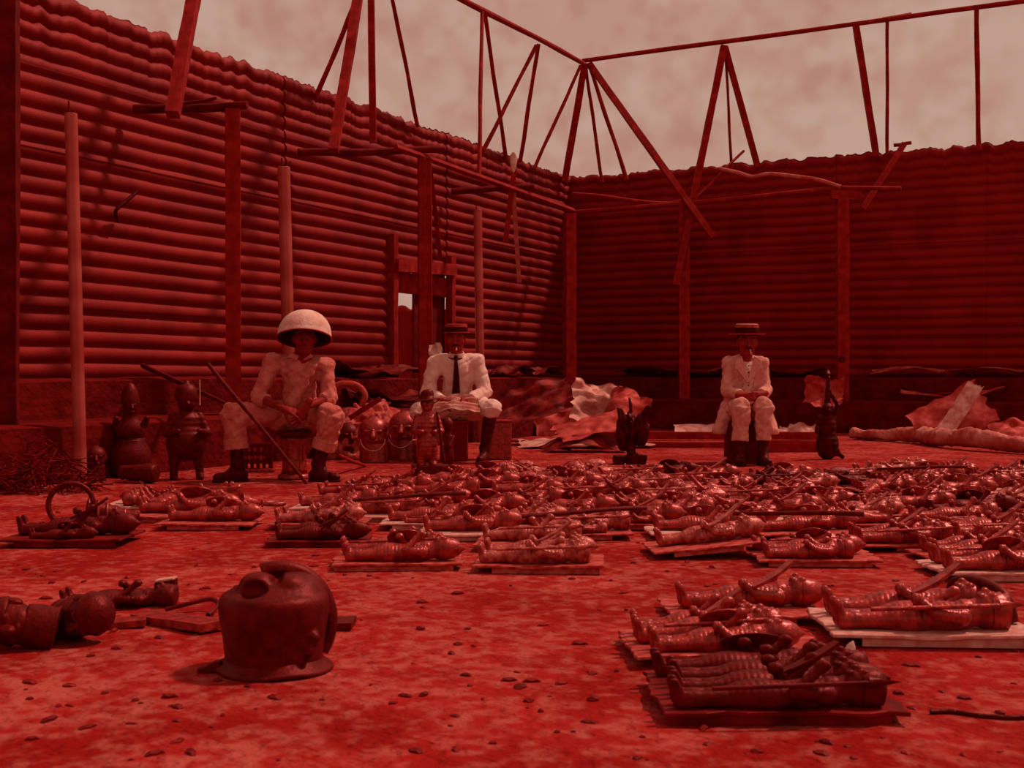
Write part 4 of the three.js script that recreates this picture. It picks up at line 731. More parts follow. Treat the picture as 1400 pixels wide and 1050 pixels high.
// loose castings that lie on and between the plaques
const bellGeo = boxUV(lathe([[0.001, 0.12], [0.012, 0.118], [0.02, 0.1], [0.03, 0.09], [0.036, 0.05], [0.05, 0.008], [0.053, 0.0], [0.047, 0.0], [0.03, 0.05], [0.022, 0.085], [0.001, 0.088]], 20));
const ringGeo = boxUV(new THREE.TorusGeometry(0.06, 0.012, 8, 24));
const tuskGeo = boxUV(new THREE.TubeGeometry(new THREE.CatmullRomCurve3([V(-0.2, 0.02, 0), V(-0.08, 0.02, 0.045), V(0.08, 0.02, 0.045), V(0.2, 0.02, 0)]), 20, 0.017, 8));
const rodGeo = poleGeo(0.62, 0.012, 0.009, 0.2, 3, 0.02);
rodGeo.rotateZ(Math.PI / 2); rodGeo.translate(0, 0.012, 0);
seed = 99;
gaps.forEach((p, i) => {
  p.y = gh(p.x, p.z) + 0.002;
  const k = i % 4, q = (dx, dz, y = 0) => V(p.x + dx, p.y + y, p.z + dz);
  if (k === 0 || k === 3) {
    const o = thing('bronze_bell', 'small bronze bell on its side ' + p.lab, 'bell', q(rr(-0.1, 0.1), rr(-0.05, 0.05), 0.05), rr(0, 6), 'small bells between the plaques');
    const b = part('bell_body', bellGeo, mat.bronze, o); b.rotation.z = Math.PI / 2 + 0.18; const l = new THREE.TorusGeometry(0.018, 0.005, 6, 14); l.rotateY(Math.PI / 2); const lp = part('bell_loop', boxUV(l), mat.bronze, o); lp.position.set(-0.13, -0.018, 0);
  }
  if (k === 1 || k === 3) { const o = single('bronze_ring', 'heavy bronze arm ring lying flat ' + p.lab, 'ring', ringGeo, mat.bronzeWorn, q(rr(-0.15, -0.05) + 0.3 * (k === 3), 0.08, 0.012), 0, 'arm rings between the plaques'); o.rotation.set(Math.PI / 2, 0, rr(0, 3)); }
  if (k === 2) { single('ivory_tusk', 'pale curved ivory tusk lying ' + p.lab, 'tusk', tuskGeo, mat.ivory, q(0, 0, 0), rr(-0.4, 0.4), 'pale tusks between the plaques'); }
});
const rods = [[800, 742, 0.2, 'middle front of the field'], [1090, 745, -0.45, 'right front of the field'], [1260, 668, -0.3, 'far right of the field'], [560, 716, 0.18, 'left part of the field']];
rods.forEach(([x, y, a, lab]) => { const p = gp(x, y); p.y = 0.135; const o = single('cast_staff', 'slim cast staff lying across the figures in the ' + lab, 'staff', rodGeo, mat.bronzeDark, p, a, 'staffs across the field plaques'); o.rotation.z = 0.05; });

// ---------------------------------------------------------------- foreground left
{ // large head-shaped vessel
  const p = g3(362, 930); p.z -= 0.13; const t = thing('round_vessel', 'big dark round bronze vessel with flared base and eye bulges on top, nearest at left', 'vessel', p, 0.1);
  const R = 0.138;
  const f = (q) => {
    const a = clamp(q.y / 0.27); let d = 9;
    const rad = Math.hypot(q.x, q.z), prof = R * (0.93 + 0.1 * Math.sin(a * 2.4));
    d = smax(rad - prof, q.y - 0.2, 0.02);
    d = smin(d, ellG(q, V(0, 0.17, 0), R * 0.99, 0.085, R * 0.99), 0.04);
    d = smin(d, ellG(q, V(0.055, 0.215, -0.015), 0.075, 0.05, 0.09), 0.03);
    d = smin(d, ellG(q, V(-0.04, 0.235, 0.035), 0.05, 0.036, 0.05), 0.012);
    d = smin(d, ellG(q, V(0.045, 0.235, 0.04), 0.04, 0.03, 0.042), 0.012);
    d = smax(d, -ellG(q, V(-0.05, 0.23, 0.088), 0.04, 0.026, 0.03), 0.008);
    d = smax(d, -ellG(q, V(0.012, 0.27, 0.05), 0.016, 0.03, 0.06), 0.01);
    d = smin(d, seg(q, V(0.1, 0.06, 0.1), V(0.112, 0.1, 0.088), 0.012, 0.018), 0.012);
    d = smax(d, -seg(q, V(0.112, 0.085, 0.115), V(0.112, 0.085, 0.115), 0.012, 0.012), 0.006);
    return Math.max(d + 0.002 * (fbm(q.x * 14, q.y * 14, q.z * 14, 3) - 0.45), -q.y);
  };
  part('vessel_body', netMesh(f, V(-0.17, -0.01, -0.17), V(0.17, 0.31, 0.17), 0.0055), mat.bronzeDark, t);
  part('base_flange', boxUV(warp(lathe([[0.12, 0.002], [0.155, 0.0], [0.162, 0.006], [0.158, 0.014], [0.142, 0.02], [0.132, 0.034], [0.12, 0.036]], 48), (v) => { v.y += 0.004 * Math.sin(v.x * 30); })), mat.bronzeDark, t);
  const arc = []; for (let i = 0; i <= 20; i++) { const a = -0.6 + i / 20 * 2.5; arc.push(V(Math.cos(a) * 0.14 + 0.01, 0.125 + Math.sin(a) * 0.148, -0.01 - 0.02 * Math.cos(a))); }
  part('raised_band', boxUV(warp(new THREE.TubeGeometry(new THREE.CatmullRomCurve3(arc), 48, 0.022, 10), () => {})), mat.bronzeDark, t);
  part('broken_tab', boxUV(warp(new THREE.BoxGeometry(0.06, 0.02, 0.03, 4, 2, 2), (v) => { v.y += 0.01 * Math.sin(v.x * 60); })), mat.bronzeDark, t).position.set(-0.17, 0.013, 0.03);
}
{
  const bd = (px0, py0, px1, py1, w, h, label, m) => { const a = g3(px0, py0), b = g3(px1, py1), d = b.clone().sub(a); const g = boxUV(warp(new THREE.BoxGeometry(d.length(), h, w, 12, 2, 4), (v) => { v.y += 0.006 * Math.sin(v.x * 9); v.z *= 1 + 0.1 * (vn(v.x * 20, 1, 2) - 0.5); })); const o = single('plank', label, 'plank', g, m, a.clone().lerp(b, 0.5).setY(h / 2 + 0.004), Math.atan2(-d.z, d.x)); return o; };
  bd(196, 846, 292, 866, 0.1, 0.025, 'broad plank lying to the left of the big round vessel', mat.bronze);
  bd(440, 858, 484, 858, 0.12, 0.02, 'short dark board end sticking out right of the big round vessel', mat.bronzeDark);
  bd(148, 858, 200, 856, 0.08, 0.02, 'short flat board between the dark heads and the broad plank', mat.bronze);
  const c = new THREE.CatmullRomCurve3([[226, 836, 0.01], [262, 832, 0.03], [286, 829, 0.04], [298, 832, 0.035], [292, 840, 0.02], [284, 844, 0.012]].map(([x, y, h]) => { const p = gp(x, y + h * 150); p.y = h; return p; }));
  single('metal_strip', 'curled dark metal strip lying behind the broad plank', 'strip', boxUV(new THREE.TubeGeometry(c, 40, 0.008, 6)), mat.bronzeDark);
}
function castHead(p, turn, s, label, m, roll = [0, 0]) { // beaded-collar memorial head
  const t = thing('memorial_sculpture', label, 'sculpture', p, turn); t.scale.setScalar(s); t.rotation.set(roll[0], turn, roll[1], 'YXZ');
  part('collar', boxUV(warp(lathe([[0.001, 0.0], [0.1, 0.0], [0.108, 0.006], [0.1, 0.014], [0.1, 0.09], [0.095, 0.13], [0.09, 0.14], [0.001, 0.14]], 36), (v) => { const r = Math.hypot(v.x, v.z), k = r > 0.05 ? 1 + 0.025 * Math.sin(v.y * 420) : 1; v.x *= k; v.z *= k; })), m, t);
  const f = (q) => { let d = ellG(q, V(0, 0.2, 0), 0.095, 0.105, 0.1); d = smin(d, ellG(q, V(0, 0.15, 0.035), 0.075, 0.05, 0.06), 0.03); d = smin(d, seg(q, V(0, 0.225, 0.098), V(0, 0.185, 0.115), 0.012, 0.022), 0.015); for (const k of [-1, 1]) { d = smin(d, ellG(q, V(k * 0.042, 0.222, 0.085), 0.026, 0.015, 0.018), 0.006); d = smin(d, ellG(q, V(k * 0.1, 0.2, 0), 0.014, 0.035, 0.025), 0.01); } d = smin(d, ellG(q, V(0, 0.155, 0.095), 0.035, 0.013, 0.018), 0.006); return Math.max(d, 0.13 - q.y); };
  part('face', netMesh(f, V(-0.13, 0.12, -0.13), V(0.13, 0.32, 0.16), 0.008), m, t);
  const cap = lathe([[0.104, 0.0], [0.108, 0.012], [0.1, 0.04], [0.075, 0.075], [0.035, 0.092], [0.03, 0.1], [0.001, 0.1]], 32); cap.translate(0, 0.225, -0.008); part('cap', boxUV(cap), m, t);
  return t;
}
castHead(g3(78, 884, 0.05), 0.2, 0.66, 'dark bronze head tipped on its side at the lower left edge', mat.bronzeDark, [0.15, 1.35]);
castHead(g3(88, 872, 0.05), -0.5, 0.62, 'dark bronze head lying right beside the tipped head at lower left', mat.bronzeDark, [0.4, -1.3]);
{ const f = part('x', figN[1], mat.bronzeDark, scene); scene.remove(f);
  const t = thing('bronze_figure', 'dark bronze figure lying on bare ground behind the broad plank', 'sculpture', g3(90, 828), 0.0); const b = part('figure_body', figN[1], mat.bronzeDark, t); b.scale.set(0.86, 0.75, 1); const h = part('helmet', helmRib, mat.bronzeDark, b); }
{ const t = thing('metal_block', 'small angular metal block with a pale top, standing behind the lying figure', 'block', g3(227, 814)); const g = boxUV(warp(new THREE.BoxGeometry(0.075, 0.05, 0.06, 4, 3, 3), (v) => { v.y += 0.15 * v.x; v.x += 0.1 * v.z; })); g.translate(0, 0.03, 0); part('block_body', g, mat.blackBronze, t); const l = boxUV(new RoundedBoxGeometry(0.07, 0.01, 0.055, 1, 0.004)); l.rotateZ(0.15); l.translate(0, 0.06, 0); part('block_top', l, mat.plateGlarePale, t); }
// scattered dark clods
// ring and ribbed casting at left
{ const t = single('large_ring', 'large dark metal ring standing on edge at the left behind the dim plaque', 'ring', boxUV(new THREE.TorusGeometry(0.112, 0.014, 10, 44)), mat.bronzeDark, g3(97, 722, 0.125)); t.rotation.set(-0.12, 0.3, 0);
  const q = g3(150, 718, 0.075); const o = thing('ribbed_casting', 'dark ribbed bell-shaped bronze lying beside the large ring', 'casting', q, 0.25);
  const L = lathe([[0.001, 0.02], [0.055, 0.0], [0.075, 0.0], [0.08, 0.02], [0.066, 0.05], [0.07, 0.06], [0.058, 0.09], [0.062, 0.1], [0.05, 0.13], [0.054, 0.14], [0.04, 0.18], [0.044, 0.19], [0.03, 0.25], [0.034, 0.27], [0.001, 0.28]], 28); L.rotateZ(-Math.PI / 2 - 0.14); L.translate(-0.12, 0, 0); part('casting_body', boxUV(L), mat.bronzeDark, o);
  for (let i = 0; i < 5; i++) { const r = 0.078 - i * 0.009, g = new THREE.TorusGeometry(r, 0.008, 6, 24); g.rotateY(Math.PI / 2); g.translate(-0.1 + i * 0.045, -0.008 * i, 0); part('casting_rib', boxUV(g), mat.bronze, o); }
}

// ---------------------------------------------------------------- left background: dark altar bronzes
const standOn = (px, py) => g3(px, py);
{ // tall crowned head on a pot
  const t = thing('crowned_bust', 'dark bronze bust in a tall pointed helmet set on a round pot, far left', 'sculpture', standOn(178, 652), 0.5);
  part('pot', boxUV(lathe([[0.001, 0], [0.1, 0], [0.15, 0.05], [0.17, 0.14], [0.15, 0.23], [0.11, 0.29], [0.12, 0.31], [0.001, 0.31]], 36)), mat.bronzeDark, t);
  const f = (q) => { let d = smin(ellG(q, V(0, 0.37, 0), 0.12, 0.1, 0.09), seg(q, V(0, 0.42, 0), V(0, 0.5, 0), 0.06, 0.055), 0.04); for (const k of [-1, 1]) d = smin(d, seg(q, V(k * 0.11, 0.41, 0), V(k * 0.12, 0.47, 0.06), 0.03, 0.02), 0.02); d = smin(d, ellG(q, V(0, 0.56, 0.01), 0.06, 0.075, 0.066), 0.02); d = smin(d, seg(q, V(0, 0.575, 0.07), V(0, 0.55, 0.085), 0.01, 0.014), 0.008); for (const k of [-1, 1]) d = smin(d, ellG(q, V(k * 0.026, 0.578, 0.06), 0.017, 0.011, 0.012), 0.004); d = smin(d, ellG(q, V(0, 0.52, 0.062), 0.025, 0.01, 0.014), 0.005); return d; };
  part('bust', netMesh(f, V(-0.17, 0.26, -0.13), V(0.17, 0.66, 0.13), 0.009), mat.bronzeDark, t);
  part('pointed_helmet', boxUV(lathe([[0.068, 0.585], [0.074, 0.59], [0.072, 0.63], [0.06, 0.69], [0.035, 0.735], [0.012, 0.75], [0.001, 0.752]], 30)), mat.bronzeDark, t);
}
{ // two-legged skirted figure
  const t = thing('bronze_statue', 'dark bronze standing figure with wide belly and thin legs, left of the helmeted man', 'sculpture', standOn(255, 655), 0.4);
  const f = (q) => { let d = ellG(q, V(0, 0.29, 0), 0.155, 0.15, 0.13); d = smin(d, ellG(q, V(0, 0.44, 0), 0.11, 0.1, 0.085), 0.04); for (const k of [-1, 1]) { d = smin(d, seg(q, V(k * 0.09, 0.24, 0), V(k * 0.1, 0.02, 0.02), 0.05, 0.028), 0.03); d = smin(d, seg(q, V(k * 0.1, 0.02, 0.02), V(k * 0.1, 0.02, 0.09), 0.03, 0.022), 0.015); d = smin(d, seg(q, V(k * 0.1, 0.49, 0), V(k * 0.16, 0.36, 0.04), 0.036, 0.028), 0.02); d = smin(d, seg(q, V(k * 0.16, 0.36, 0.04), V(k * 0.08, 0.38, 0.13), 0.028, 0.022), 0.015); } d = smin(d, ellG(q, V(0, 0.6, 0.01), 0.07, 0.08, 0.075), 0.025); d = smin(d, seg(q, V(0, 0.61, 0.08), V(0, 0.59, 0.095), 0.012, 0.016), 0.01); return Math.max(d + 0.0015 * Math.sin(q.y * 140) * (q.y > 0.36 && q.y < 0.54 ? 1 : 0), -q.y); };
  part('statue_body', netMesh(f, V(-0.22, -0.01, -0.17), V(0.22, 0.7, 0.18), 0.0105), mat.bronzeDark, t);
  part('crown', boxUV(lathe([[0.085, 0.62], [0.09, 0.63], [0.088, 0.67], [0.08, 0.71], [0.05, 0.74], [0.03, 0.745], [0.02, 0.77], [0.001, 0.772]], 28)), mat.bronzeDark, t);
  const sp = poleGeo(0.2, 0.006, 0.004, 0.1, 2); sp.translate(0.1, 0.68, 0.02); part('feather', sp, mat.plateGlarePale, t);
}
{ // lying horn bundle and dry stuff
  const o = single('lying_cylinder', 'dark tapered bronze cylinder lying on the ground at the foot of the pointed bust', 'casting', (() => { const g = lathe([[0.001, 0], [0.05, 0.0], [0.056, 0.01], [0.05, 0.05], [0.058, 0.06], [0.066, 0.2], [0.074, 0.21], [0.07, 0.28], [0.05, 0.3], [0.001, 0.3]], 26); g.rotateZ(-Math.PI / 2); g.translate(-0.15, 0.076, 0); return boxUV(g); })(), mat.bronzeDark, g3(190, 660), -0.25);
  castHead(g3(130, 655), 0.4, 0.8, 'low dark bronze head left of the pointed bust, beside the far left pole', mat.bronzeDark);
  // woven mat heap
  const hp = (px, py, w, h, s, n, label) => { const g = []; seed = s; for (let i = 0; i < n; i++) { const L = rr(0.1, 0.34), q = poleGeo(L, rr(0.004, 0.009), 0.003, 0.2, i, rr(-0.06, 0.06), 5); q.rotateZ(Math.PI / 2 + rr(-0.7, 0.7)); q.rotateY(rr(0, 6.28)); const a = rr(0, 6.28), d = Math.sqrt(rnd()); q.translate(Math.cos(a) * d * w, 0.02 + h * (1 - d * d) * rnd(), Math.sin(a) * d * w * 0.7); g.push(q); } const m = single('dry_brush', label, 'brushwood', join(...g), mat.brush, g3(px, py)); m.userData.kind = 'stuff'; return m; };
  hp(60, 672, 0.36, 0.36, 5, 190, 'dark heap of dry brushwood at the far left edge of the yard');
  hp(125, 640, 0.3, 0.3, 6, 130, 'smaller heap of dry brushwood around the foot of the far left pole');
  hp(705, 592, 0.5, 0.22, 7, 150, 'heap of dry palm brush on the ground before the crumpled iron heap');
}
// carved openwork panel behind the helmeted man's legs
{ const t = thing('openwork_panel', 'standing openwork bronze panel behind the stool of the helmeted man', 'panel', g3(345, 645), 0.05);
  const w = 0.34, h = 0.24; const fr = new THREE.Shape([[-w / 2, 0], [w / 2, 0], [w / 2, h], [-w / 2, h]].map(([x, y]) => new THREE.Vector2(x, y)));
  for (let i = 0; i < 6; i++) for (let j = 0; j < 3; j++) { const q = new THREE.Path(); q.absellipse(-w / 2 + 0.045 + i * 0.05, 0.05 + j * 0.07, 0.017, 0.024, 0, Math.PI * 2); fr.holes.push(q); }
  const g = new THREE.ExtrudeGeometry(fr, { depth: 0.02, bevelEnabled: true, bevelSize: 0.003, bevelThickness: 0.003, bevelSegments: 1, curveSegments: 8 }); part('panel_frame', boxUV(g), mat.bronzeDark, t);
  for (let i = 0; i < 5; i++) { const b = boxUV(new THREE.SphereGeometry(0.012, 8, 6)); b.translate(-w / 2 + 0.07 + i * 0.05, 0.12, 0.024); part('boss', b, mat.bronze, t); }
  const bs = boxUV(new RoundedBoxGeometry(w + 0.04, 0.03, 0.1, 1, 0.006)); bs.translate(0, 0.015, 0.01); part('panel_base', bs, mat.bronze, t);
}
// memorial heads and rubble between the two men at left
castHead(g3(511, 632), 0.05, 1.32, 'bronze head with a tall plain collar and wire loop, left of the crate sitter', mat.bronze).add((() => { const g = new THREE.TorusGeometry(0.085, 0.004, 6, 30, Math.PI); g.rotateZ(Math.PI); g.translate(0, 0.17, 0.11); return part('wire_loop', boxUV(g), mat.plateGlarePale, scene); })());
castHead(g3(553, 628), -0.15, 1.45, 'bronze head with a wire loop, partly behind the small hatted statuette', mat.bronze).add((() => { const g = new THREE.TorusGeometry(0.085, 0.004, 6, 30, Math.PI); g.rotateZ(Math.PI); g.translate(0, 0.17, 0.11); return part('wire_loop', boxUV(g), mat.plateGlarePale, scene); })());
castHead(g3(476, 628), 0.4, 1.1, 'dark bronze head close behind the right boot of the helmeted man', mat.bronzeDark);
castHead(g3(532, 606), 0.3, 1.75, 'tall bronze head with cap standing behind the two looped heads', mat.bronze);
castHead(g3(570, 604), -0.2, 1.6, 'bronze head behind the left elbow of the man with the necktie', mat.bronzeDark);
{ // earth rubble
  const f = bumpy((q) => smin(ellG(q, V(0, 0.0, 0), 0.62, 0.52, 0.4), ellG(q, V(0.35, 0, 0.05), 0.4, 0.36, 0.3), 0.1), 0.14, 9, 2);
  const g = netMesh((q) => Math.max(f(q), -q.y), V(-0.8, -0.02, -0.55), V(0.9, 0.62, 0.5), 0.024); const p = onL(505, 590, 1.62); p.y = 0; single('rubble_mound', 'mound of reddish earth rubble against the bench between the two left men', 'rubble', g, mat.rubble, p, 1.1);
  const c = new THREE.CatmullRomCurve3([[446, 533], [470, 524], [490, 528], [499, 540], [494, 556]].map(([x, y]) => at(x, y, p.z * -1 - 0.55)));
  single('bent_pipe', 'bent pale pipe on top of the rubble mound behind the helmeted man', 'pipe', boxUV(new THREE.TubeGeometry(c, 30, 0.03, 10)), mat.scrapMid);
  span('broken_lath', 'broken lath leaning on the rubble mound', 'lath', at(478, 572, p.z * -1 - 0.6), at(520, 545, p.z * -1 - 0.62), 0.05, 0.05, mat.wood, { square: true, d: 0.02 });
}
// small hatted statuette on a plinth
{ const t = thing('statuette', 'bronze statuette of a soldier in a brimmed hat on a square plinth', 'sculpture', g3(584, 650), 0.15);
  const pl = box(0.3, 0.085, 0.24, 0.008); pl.translate(0.03, 0.0425, 0); part('plinth', boxUV(warp(pl, () => {}, true)), mat.bronzeDark, t);
  const f = (q) => { let d = ellG(q, V(0, 0.4, 0), 0.07, 0.12, 0.06); d = smin(d, ellG(q, V(0, 0.25, 0), 0.085, 0.13, 0.075), 0.03); for (const k of [-1, 1]) { d = smin(d, seg(q, V(k * 0.04, 0.2, 0), V(k * 0.05, 0.09, 0.0), 0.045, 0.034), 0.02); d = smin(d, seg(q, V(k * 0.05, 0.09, 0), V(k * 0.05, 0.09, 0.06), 0.032, 0.024), 0.01); d = smin(d, seg(q, V(k * 0.075, 0.47, 0), V(k * 0.11, 0.36, 0.03), 0.032, 0.027), 0.02); d = smin(d, seg(q, V(k * 0.11, 0.36, 0.03), V(k * 0.05, 0.36, 0.11), 0.026, 0.02), 0.015); } d = smin(d, seg(q, V(0, 0.5, 0), V(0, 0.53, 0), 0.04, 0.04), 0.02); d = smin(d, ellG(q, V(0, 0.585, 0.005), 0.055, 0.06, 0.058), 0.015); d = smin(d, seg(q, V(0, 0.59, 0.06), V(0, 0.575, 0.07), 0.009, 0.013), 0.006); d = smin(d, ellG(q, V(0, 0.55, 0.05), 0.03, 0.03, 0.02), 0.01); return d + 0.0012 * Math.sin(q.y * 170); };
  part('statuette_body', netMesh(f, V(-0.17, 0.04, -0.12), V(0.17, 0.68, 0.16), 0.009), mat.bronze, t);
  const hb = part('brimmed_hat', boxUV(warp(lathe([[0.001, 0.7], [0.03, 0.697], [0.048, 0.68], [0.055, 0.65], [0.056, 0.625], [0.1, 0.618], [0.106, 0.614], [0.1, 0.608], [0.001, 0.61]], 30), (v) => { v.y += 0.12 * v.x; })), mat.bronzeDark, t);
  const gun = poleGeo(0.4, 0.014, 0.01, 0.1, 1); gun.rotateZ(0.15); gun.translate(0.1, 0.32, 0.1); part('gun', gun, mat.bronzeDark, t);
  const b = thing('statuette', 'small dark bronze figure standing close right of the hatted statuette', 'sculpture', g3(612, 640), -0.2);
  const fb2 = (q) => { let d = ellG(q, V(0, 0.2, 0), 0.05, 0.13, 0.045); d = smin(d, ellG(q, V(0, 0.1, 0), 0.06, 0.09, 0.055), 0.02); d = smin(d, ellG(q, V(0, 0.36, 0), 0.042, 0.055, 0.045), 0.02); for (const k of [-1, 1]) d = smin(d, seg(q, V(k * 0.05, 0.27, 0), V(k * 0.03, 0.2, 0.06), 0.02, 0.016), 0.012); return Math.max(d, -q.y); };
  part('statuette_body', netMesh(fb2, V(-0.1, -0.01, -0.09), V(0.1, 0.44, 0.1), 0.009), mat.bronzeDark, b); part('crown', boxUV(lathe([[0.046, 0.37], [0.05, 0.38], [0.046, 0.41], [0.02, 0.44], [0.001, 0.445]], 20)), mat.bronzeDark, b);
}
// bird on a base
{ const t = thing('bronze_bird', 'dark bronze bird with spread wings on a two-lobed foot, centre of the yard', 'sculpture', g3(863, 634), 0);
  const f = (q) => { let d = seg(q, V(0, 0.08, 0), V(-0.01, 0.42, 0), 0.04, 0.045); d = smin(d, ellG(q, V(-0.075, 0.28, 0.0), 0.07, 0.17, 0.06), 0.02); d = smin(d, ellG(q, V(0.085, 0.3, 0.0), 0.085, 0.15, 0.06), 0.02); d = smin(d, seg(q, V(-0.08, 0.42, 0), V(-0.11, 0.5, 0), 0.045, 0.022), 0.02); d = smin(d, seg(q, V(0.09, 0.4, 0), V(0.16, 0.52, 0.02), 0.05, 0.025), 0.02); d = smin(d, seg(q, V(0, 0.4, 0), V(-0.01, 0.6, -0.02), 0.026, 0.012), 0.02); d = smin(d, Math.max(Math.abs(q.x + 0.075) - 0.085, q.y - 0.075, Math.abs(q.z - 0.02) - 0.07) * 0.8 + 0.05 * (fbm(q.x * 12, q.y * 12, q.z * 12, 3) - 0.45), 0.03); d = smin(d, Math.max(Math.abs(q.x - 0.075) - 0.06, q.y - 0.085, Math.abs(q.z - 0.02) - 0.06) * 0.8 + 0.05 * (fbm(q.x * 12 + 5, q.y * 12, q.z * 12, 3) - 0.45), 0.03); d = smin(d, seg(q, V(0.0, 0.36, 0.06), V(0.01, 0.24, 0.07), 0.022, 0.02), 0.02); return Math.max(d + 0.005 * Math.sin(Math.abs(q.x) * 150 - q.y * 40) * (q.y > 0.15 ? 1 : 0.3), -q.y); };
  part('bird_body', netMesh(f, V(-0.22, -0.01, -0.14), V(0.23, 0.66, 0.15), 0.0095), mat.blackBronze, t);
  const bk = new THREE.ConeGeometry(0.022, 0.09, 8); bk.rotateX(1.8); bk.translate(0.005, 0.4, 0.11); part('beak', boxUV(bk), mat.blackBronze, t);
}
// statuette with raised arm right of the boater man
{ const t = thing('bronze_statue', 'dark bronze statue raising a thin arm, right of the man in the boater', 'sculpture', g3(1131, 628), 0);
  const f = (q) => { let d = ellG(q, V(0, 0.14, 0), 0.11, 0.15, 0.085); d = smin(d, ellG(q, V(0, 0.32, 0), 0.085, 0.14, 0.07), 0.03); d = smin(d, ellG(q, V(0, 0.48, 0.01), 0.055, 0.07, 0.06), 0.02); d = smin(d, seg(q, V(0.06, 0.4, 0), V(0.1, 0.52, 0.0), 0.026, 0.02), 0.02); d = smin(d, seg(q, V(0.1, 0.52, 0), V(0.02, 0.66, 0.0), 0.02, 0.016), 0.015); d = smin(d, seg(q, V(0.0, 0.55, 0), V(0.01, 0.82, 0), 0.028, 0.017), 0.02); d = smin(d, seg(q, V(-0.07, 0.4, 0), V(-0.11, 0.27, 0.04), 0.028, 0.024), 0.02); d = smin(d, seg(q, V(0.1, 0.06, 0), V(0.15, 0.02, 0), 0.03, 0.02), 0.03); d = smin(d, seg(q, V(0, 0.49, 0.065), V(0, 0.475, 0.075), 0.009, 0.012), 0.006); return Math.max(d + 0.0018 * Math.sin(q.y * 120), -q.y); };
  part('statue_body', netMesh(f, V(-0.18, -0.01, -0.13), V(0.2, 0.87, 0.13), 0.0095), mat.blackBronze, t);
  const tip = boxUV(lathe([[0.016, 0.8], [0.012, 0.85], [0.001, 0.87]], 10)); tip.translate(0.01, -0.005, 0); part('tip', tip, mat.plateGlarePale, t, 'pale tip');
}

// ---------------------------------------------------------------- scrap iron
function scrap(label, px, py, depth, w, d, rot, o, m, name = 'iron_sheet') { const p = depth ? at(px, py, depth) : g3(px, py); const s = single(name, label, 'sheet', sheetGeo(w, d, o), m, p); s.rotation.set(...rot); return s; }
// crumpled heap in the corner
scrap('big crumpled sheet standing at the left of the corner scrap heap', 786, 596, 0, 0.95, 0.85, [1.25, 0.25, 0.25], { crumple: 0.22, s: 3, bend: 0.2 }, mat.scrapMid);
scrap('pale folded sheet on top of the corner scrap heap', 822, 560, 14.0, 0.72, 0.55, [0.95, -0.1, -0.12], { crumple: 0.16, s: 8, corr: 0.012 }, mat.scrapPale);
scrap('red folded sheet at the right side of the corner scrap heap', 850, 588, 13.9, 0.55, 0.75, [1.15, -0.5, 0.5], { crumple: 0.2, s: 12, bend: -0.2 }, mat.scrapMid);
scrap('flat torn sheet sloping out at the foot of the corner heap', 812, 590, 13.2, 0.85, 0.5, [0.45, 0.2, 0.12], { crumple: 0.1, s: 17, jag: 0.08 }, mat.scrapMid);
scrap('long thin dark sheet lying in front of the corner heap', 800, 612, 0, 1.5, 0.45, [0.06, 0.08, 0], { crumple: 0.07, s: 21, bend: -0.05 }, mat.scrapPale);
scrap('arched dark sheet on the ground left of the bronze bird', 800, 618, 0, 0.9, 0.3, [0.35, 0.05, 0], { crumple: 0.05, s: 22, bend: -0.14 }, mat.scrap);
scrap('pale flat sheet lying between the tied man and the bird', 740, 606, 0, 0.5, 0.4, [0.05, 0.3, 0], { crumple: 0.05, s: 25 }, mat.scrapPale);
scrap('dark sheet leaning on the bench left of the corner heap', 728, 560, 14.6, 1.1, 0.6, [0.7, 0.4, 0.1], { crumple: 0.14, s: 28, corr: 0.015 }, mat.scrap);
scrap('pale flat sheet on the ground left of the man in the boater', 958, 592, 0, 0.72, 0.5, [0.42, 0.0, 0.02], { crumple: 0.03, s: 31, jag: 0.02 }, mat.scrapPale);
scrap('pale pointed sheet on the ground right of the man in the boater', 1092, 598, 0, 0.5, 0.5, [0.5, -0.1, 0.05], { crumple: 0.06, s: 35, jag: 0.14 }, mat.scrapPale);
{ const o = single('long_board', 'long low board lying behind the man in the boater', 'board', timberGeo(2.3, 0.09, 0.12, 8), mat.wood, g3(1010, 602, 0.06)); o.rotation.z = Math.PI / 2; o.rotation.y = -0.04;
  const b = single('long_board', 'low board between the man in the boater and the raised arm statue', 'board', timberGeo(0.75, 0.11, 0.1, 9), mat.wood, g3(1090, 618, 0.06)); b.rotation.z = Math.PI / 2;
  const q = single('long_board', 'thin board on the ground left of the bird', 'board', timberGeo(0.9, 0.06, 0.1, 19), mat.wood, g3(935, 612, 0.035)); q.rotation.z = Math.PI / 2; }
scrap('curled sheet hanging over the bench behind the raised arm statue', 1125, 545, 16.6, 0.5, 0.42, [1.1, -0.2, 0.2], { crumple: 0.16, s: 41, bendz: 0.12 }, mat.scrapMid);
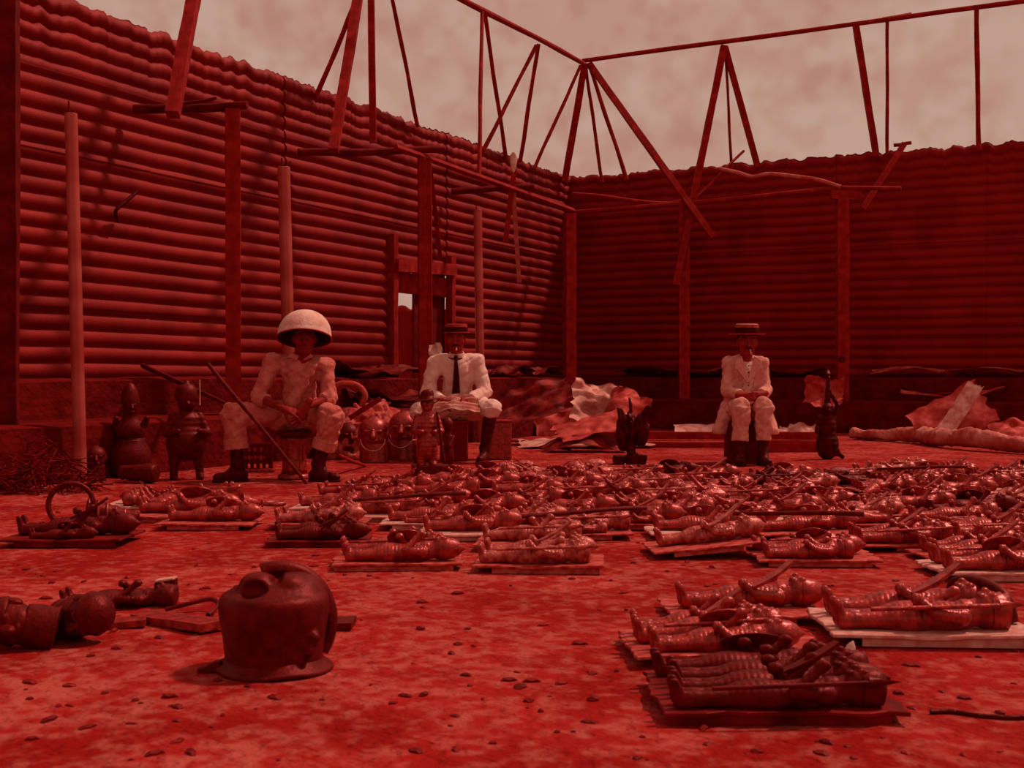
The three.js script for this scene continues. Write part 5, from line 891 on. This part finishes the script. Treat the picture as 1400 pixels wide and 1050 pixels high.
// sheets stacked on the right bench
const rb = (px, py, o) => { const p = onR(px, py, o); return p; };
const benchSheets = [[900, 516, 1.3, 0.5, 'nearest the corner post', mat.scrap], [960, 511, 1.6, 0.5, 'left of the boater', mat.scrap], [1000, 500, 0.7, 0.4, 'behind the boater\'s shoulder', mat.scrapMid], [1085, 506, 1.0, 0.5, 'between the boater and the bracket post', mat.scrap], [1240, 505, 1.0, 0.4, 'right beside the bracket post', mat.scrapMid], [1300, 520, 1.3, 0.4, 'right of the bracket post, front one', mat.scrapMid], [1350, 500, 1.0, 0.45, 'furthest right', mat.scrapMid], [1280, 535, 0.9, 0.35, 'lying lowest, near the white strip', mat.scrap]];
benchSheets.forEach(([x, y, w, d, lab, m], i) => { const up = y < 520, p = rb(x, y, up ? 0.28 : 0.9); p.y = (up ? 0.82 : 0.49) + 0.012; const s = single('iron_sheet', 'bent iron sheet lying on the right bench, ' + lab, 'sheet', sheetGeo(w, d, { crumple: 0.06, s: 50 + i * 3, bend: 0.1 * (i % 2 ? 1 : -0.6), corr: 0.01 }), m, p, THR + 0.06 * (i % 3 - 1)); s.rotation.z = 0.03 * (i % 3 - 1); });
const benchL = [[560, 498, 0.9, 0.5, 'below the doorway', mat.scrap], [480, 508, 1.2, 0.5, 'behind the rubble mound', mat.scrap], [700, 522, 0.8, 0.45, 'right of the tied man', mat.scrap], [540, 540, 1.3, 0.5, 'on the lower step above the bronze heads', mat.scrap], [740, 520, 0.7, 0.4, 'nearest the corner', mat.scrap]];
benchL.forEach(([x, y, w, d, lab, m], i) => { const up = y < 530, p = onL(x, y, up ? 0.28 : 0.85); p.y = (up ? 0.81 : 0.47) + 0.012; const s = single('iron_sheet', 'dark iron sheet lying on the left bench, ' + lab, 'sheet', sheetGeo(w, d, { crumple: 0.08, s: 80 + i * 3, bend: 0.12 * (i % 2 ? 1 : -0.6) }), m, p, THL + 0.08 * (i % 3 - 1)); });
// right: heap and rolled sheet
scrap('pale straight strip of sheet sloping up to the right bench', 1312, 560, 14.4, 0.75, 0.2, [0.5, 0.75, 0.62], { crumple: 0.02, s: 101, jag: 0.02 }, mat.scrapPale);
scrap('big red sheet leaning up behind the pale strip', 1300, 572, 14.6, 0.9, 0.6, [0.9, 0.3, 0.4], { crumple: 0.08, s: 104 }, mat.scrapMid);
scrap('crumpled blotched sheet at the centre of the right heap', 1265, 590, 0, 0.75, 0.6, [0.35, 0.2, 0.02], { crumple: 0.24, s: 107 }, mat.scrapMid);
scrap('dark folded sheet at the left end of the right heap', 1222, 590, 0, 0.55, 0.5, [0.3, -0.3, 0], { crumple: 0.16, s: 111 }, mat.scrap);
scrap('red curved sheet in front of the bench at right', 1345, 596, 0, 0.7, 0.6, [0.5, 0.1, 0.1], { crumple: 0.12, s: 115, bend: -0.2 }, mat.scrapMid);
scrap('red sheet at the right frame edge above the rolled sheet', 1400, 602, 0, 0.8, 0.5, [0.35, -0.2, 0.08], { crumple: 0.12, s: 119, bend: -0.1 }, mat.scrapMid);
scrap('flat dark sheet behind the raised arm statue', 1190, 592, 0, 0.7, 0.4, [0.15, 0.1, 0.0], { crumple: 0.08, s: 121 }, mat.scrap);
{ const pts = [[1168, 600, 0.05], [1205, 603, 0.075], [1250, 606, 0.085], [1290, 612, 0.09], [1345, 617, 0.09], [1420, 622, 0.08]];
  const c = new THREE.CatmullRomCurve3(pts.map(([x, y, h]) => { const p = g3(x, y); p.y = h + 0.01; return p; }));
  const g = new THREE.TubeGeometry(c, 120, 0.085, 20); warp(g, (v) => { const n = fbm(v.x * 5, v.y * 9, v.z * 5, 4) - 0.46, m = vn(v.x * 2.2, 4, 1) - 0.5; v.y = Math.max(0.012, v.y * (1 + 0.5 * m) + 0.09 * n); v.z += 0.12 * n; v.y += 0.004 * Math.sin(v.x * 160); });
  single('rolled_sheet', 'long crumpled roll of corrugated sheet lying on the ground at right', 'sheet', boxUV(g), mat.scrapRoll); }
// twigs and sticks
[[690, 606, 0.4, 0.3], [760, 616, 0.35, -0.5], [1330, 470, 0, 0]].slice(0, 2).forEach(([x, y, L, a], i) => { const g = poleGeo(L, 0.016, 0.01, 0.3, i + 5, 0.05); g.rotateZ(Math.PI / 2); g.translate(0, 0.018, 0); single('stick', i ? 'forked looking stick on the ground before the arched dark sheet' : 'short stick on the ground right of the tied man', 'stick', g, mat.woodDark, g3(x, y), a); });

{ // chips and clods strewn over the yard
  seed = 4242; const g = [];
  for (let i = 0; i < 420; i++) { const y = 640 + 400 * Math.pow(rnd(), 1.6), x = rr(20, 1390), p = g3(x, y), r = rr(0.004, 0.014); const q = new THREE.DodecahedronGeometry(r, 0); q.scale(rr(0.8, 2.2), rr(0.4, 0.8), rr(0.7, 1.5)); q.rotateY(rr(0, 6)); q.translate(p.x, p.y + r * 0.15, p.z); g.push(q); }
  const m = single('earth_chips', 'small earth chips strewn over the trodden yard', 'debris', boxUV(join(...g)), mat.scrap); m.userData.kind = 'stuff';
}
renderer.render(scene, camera);
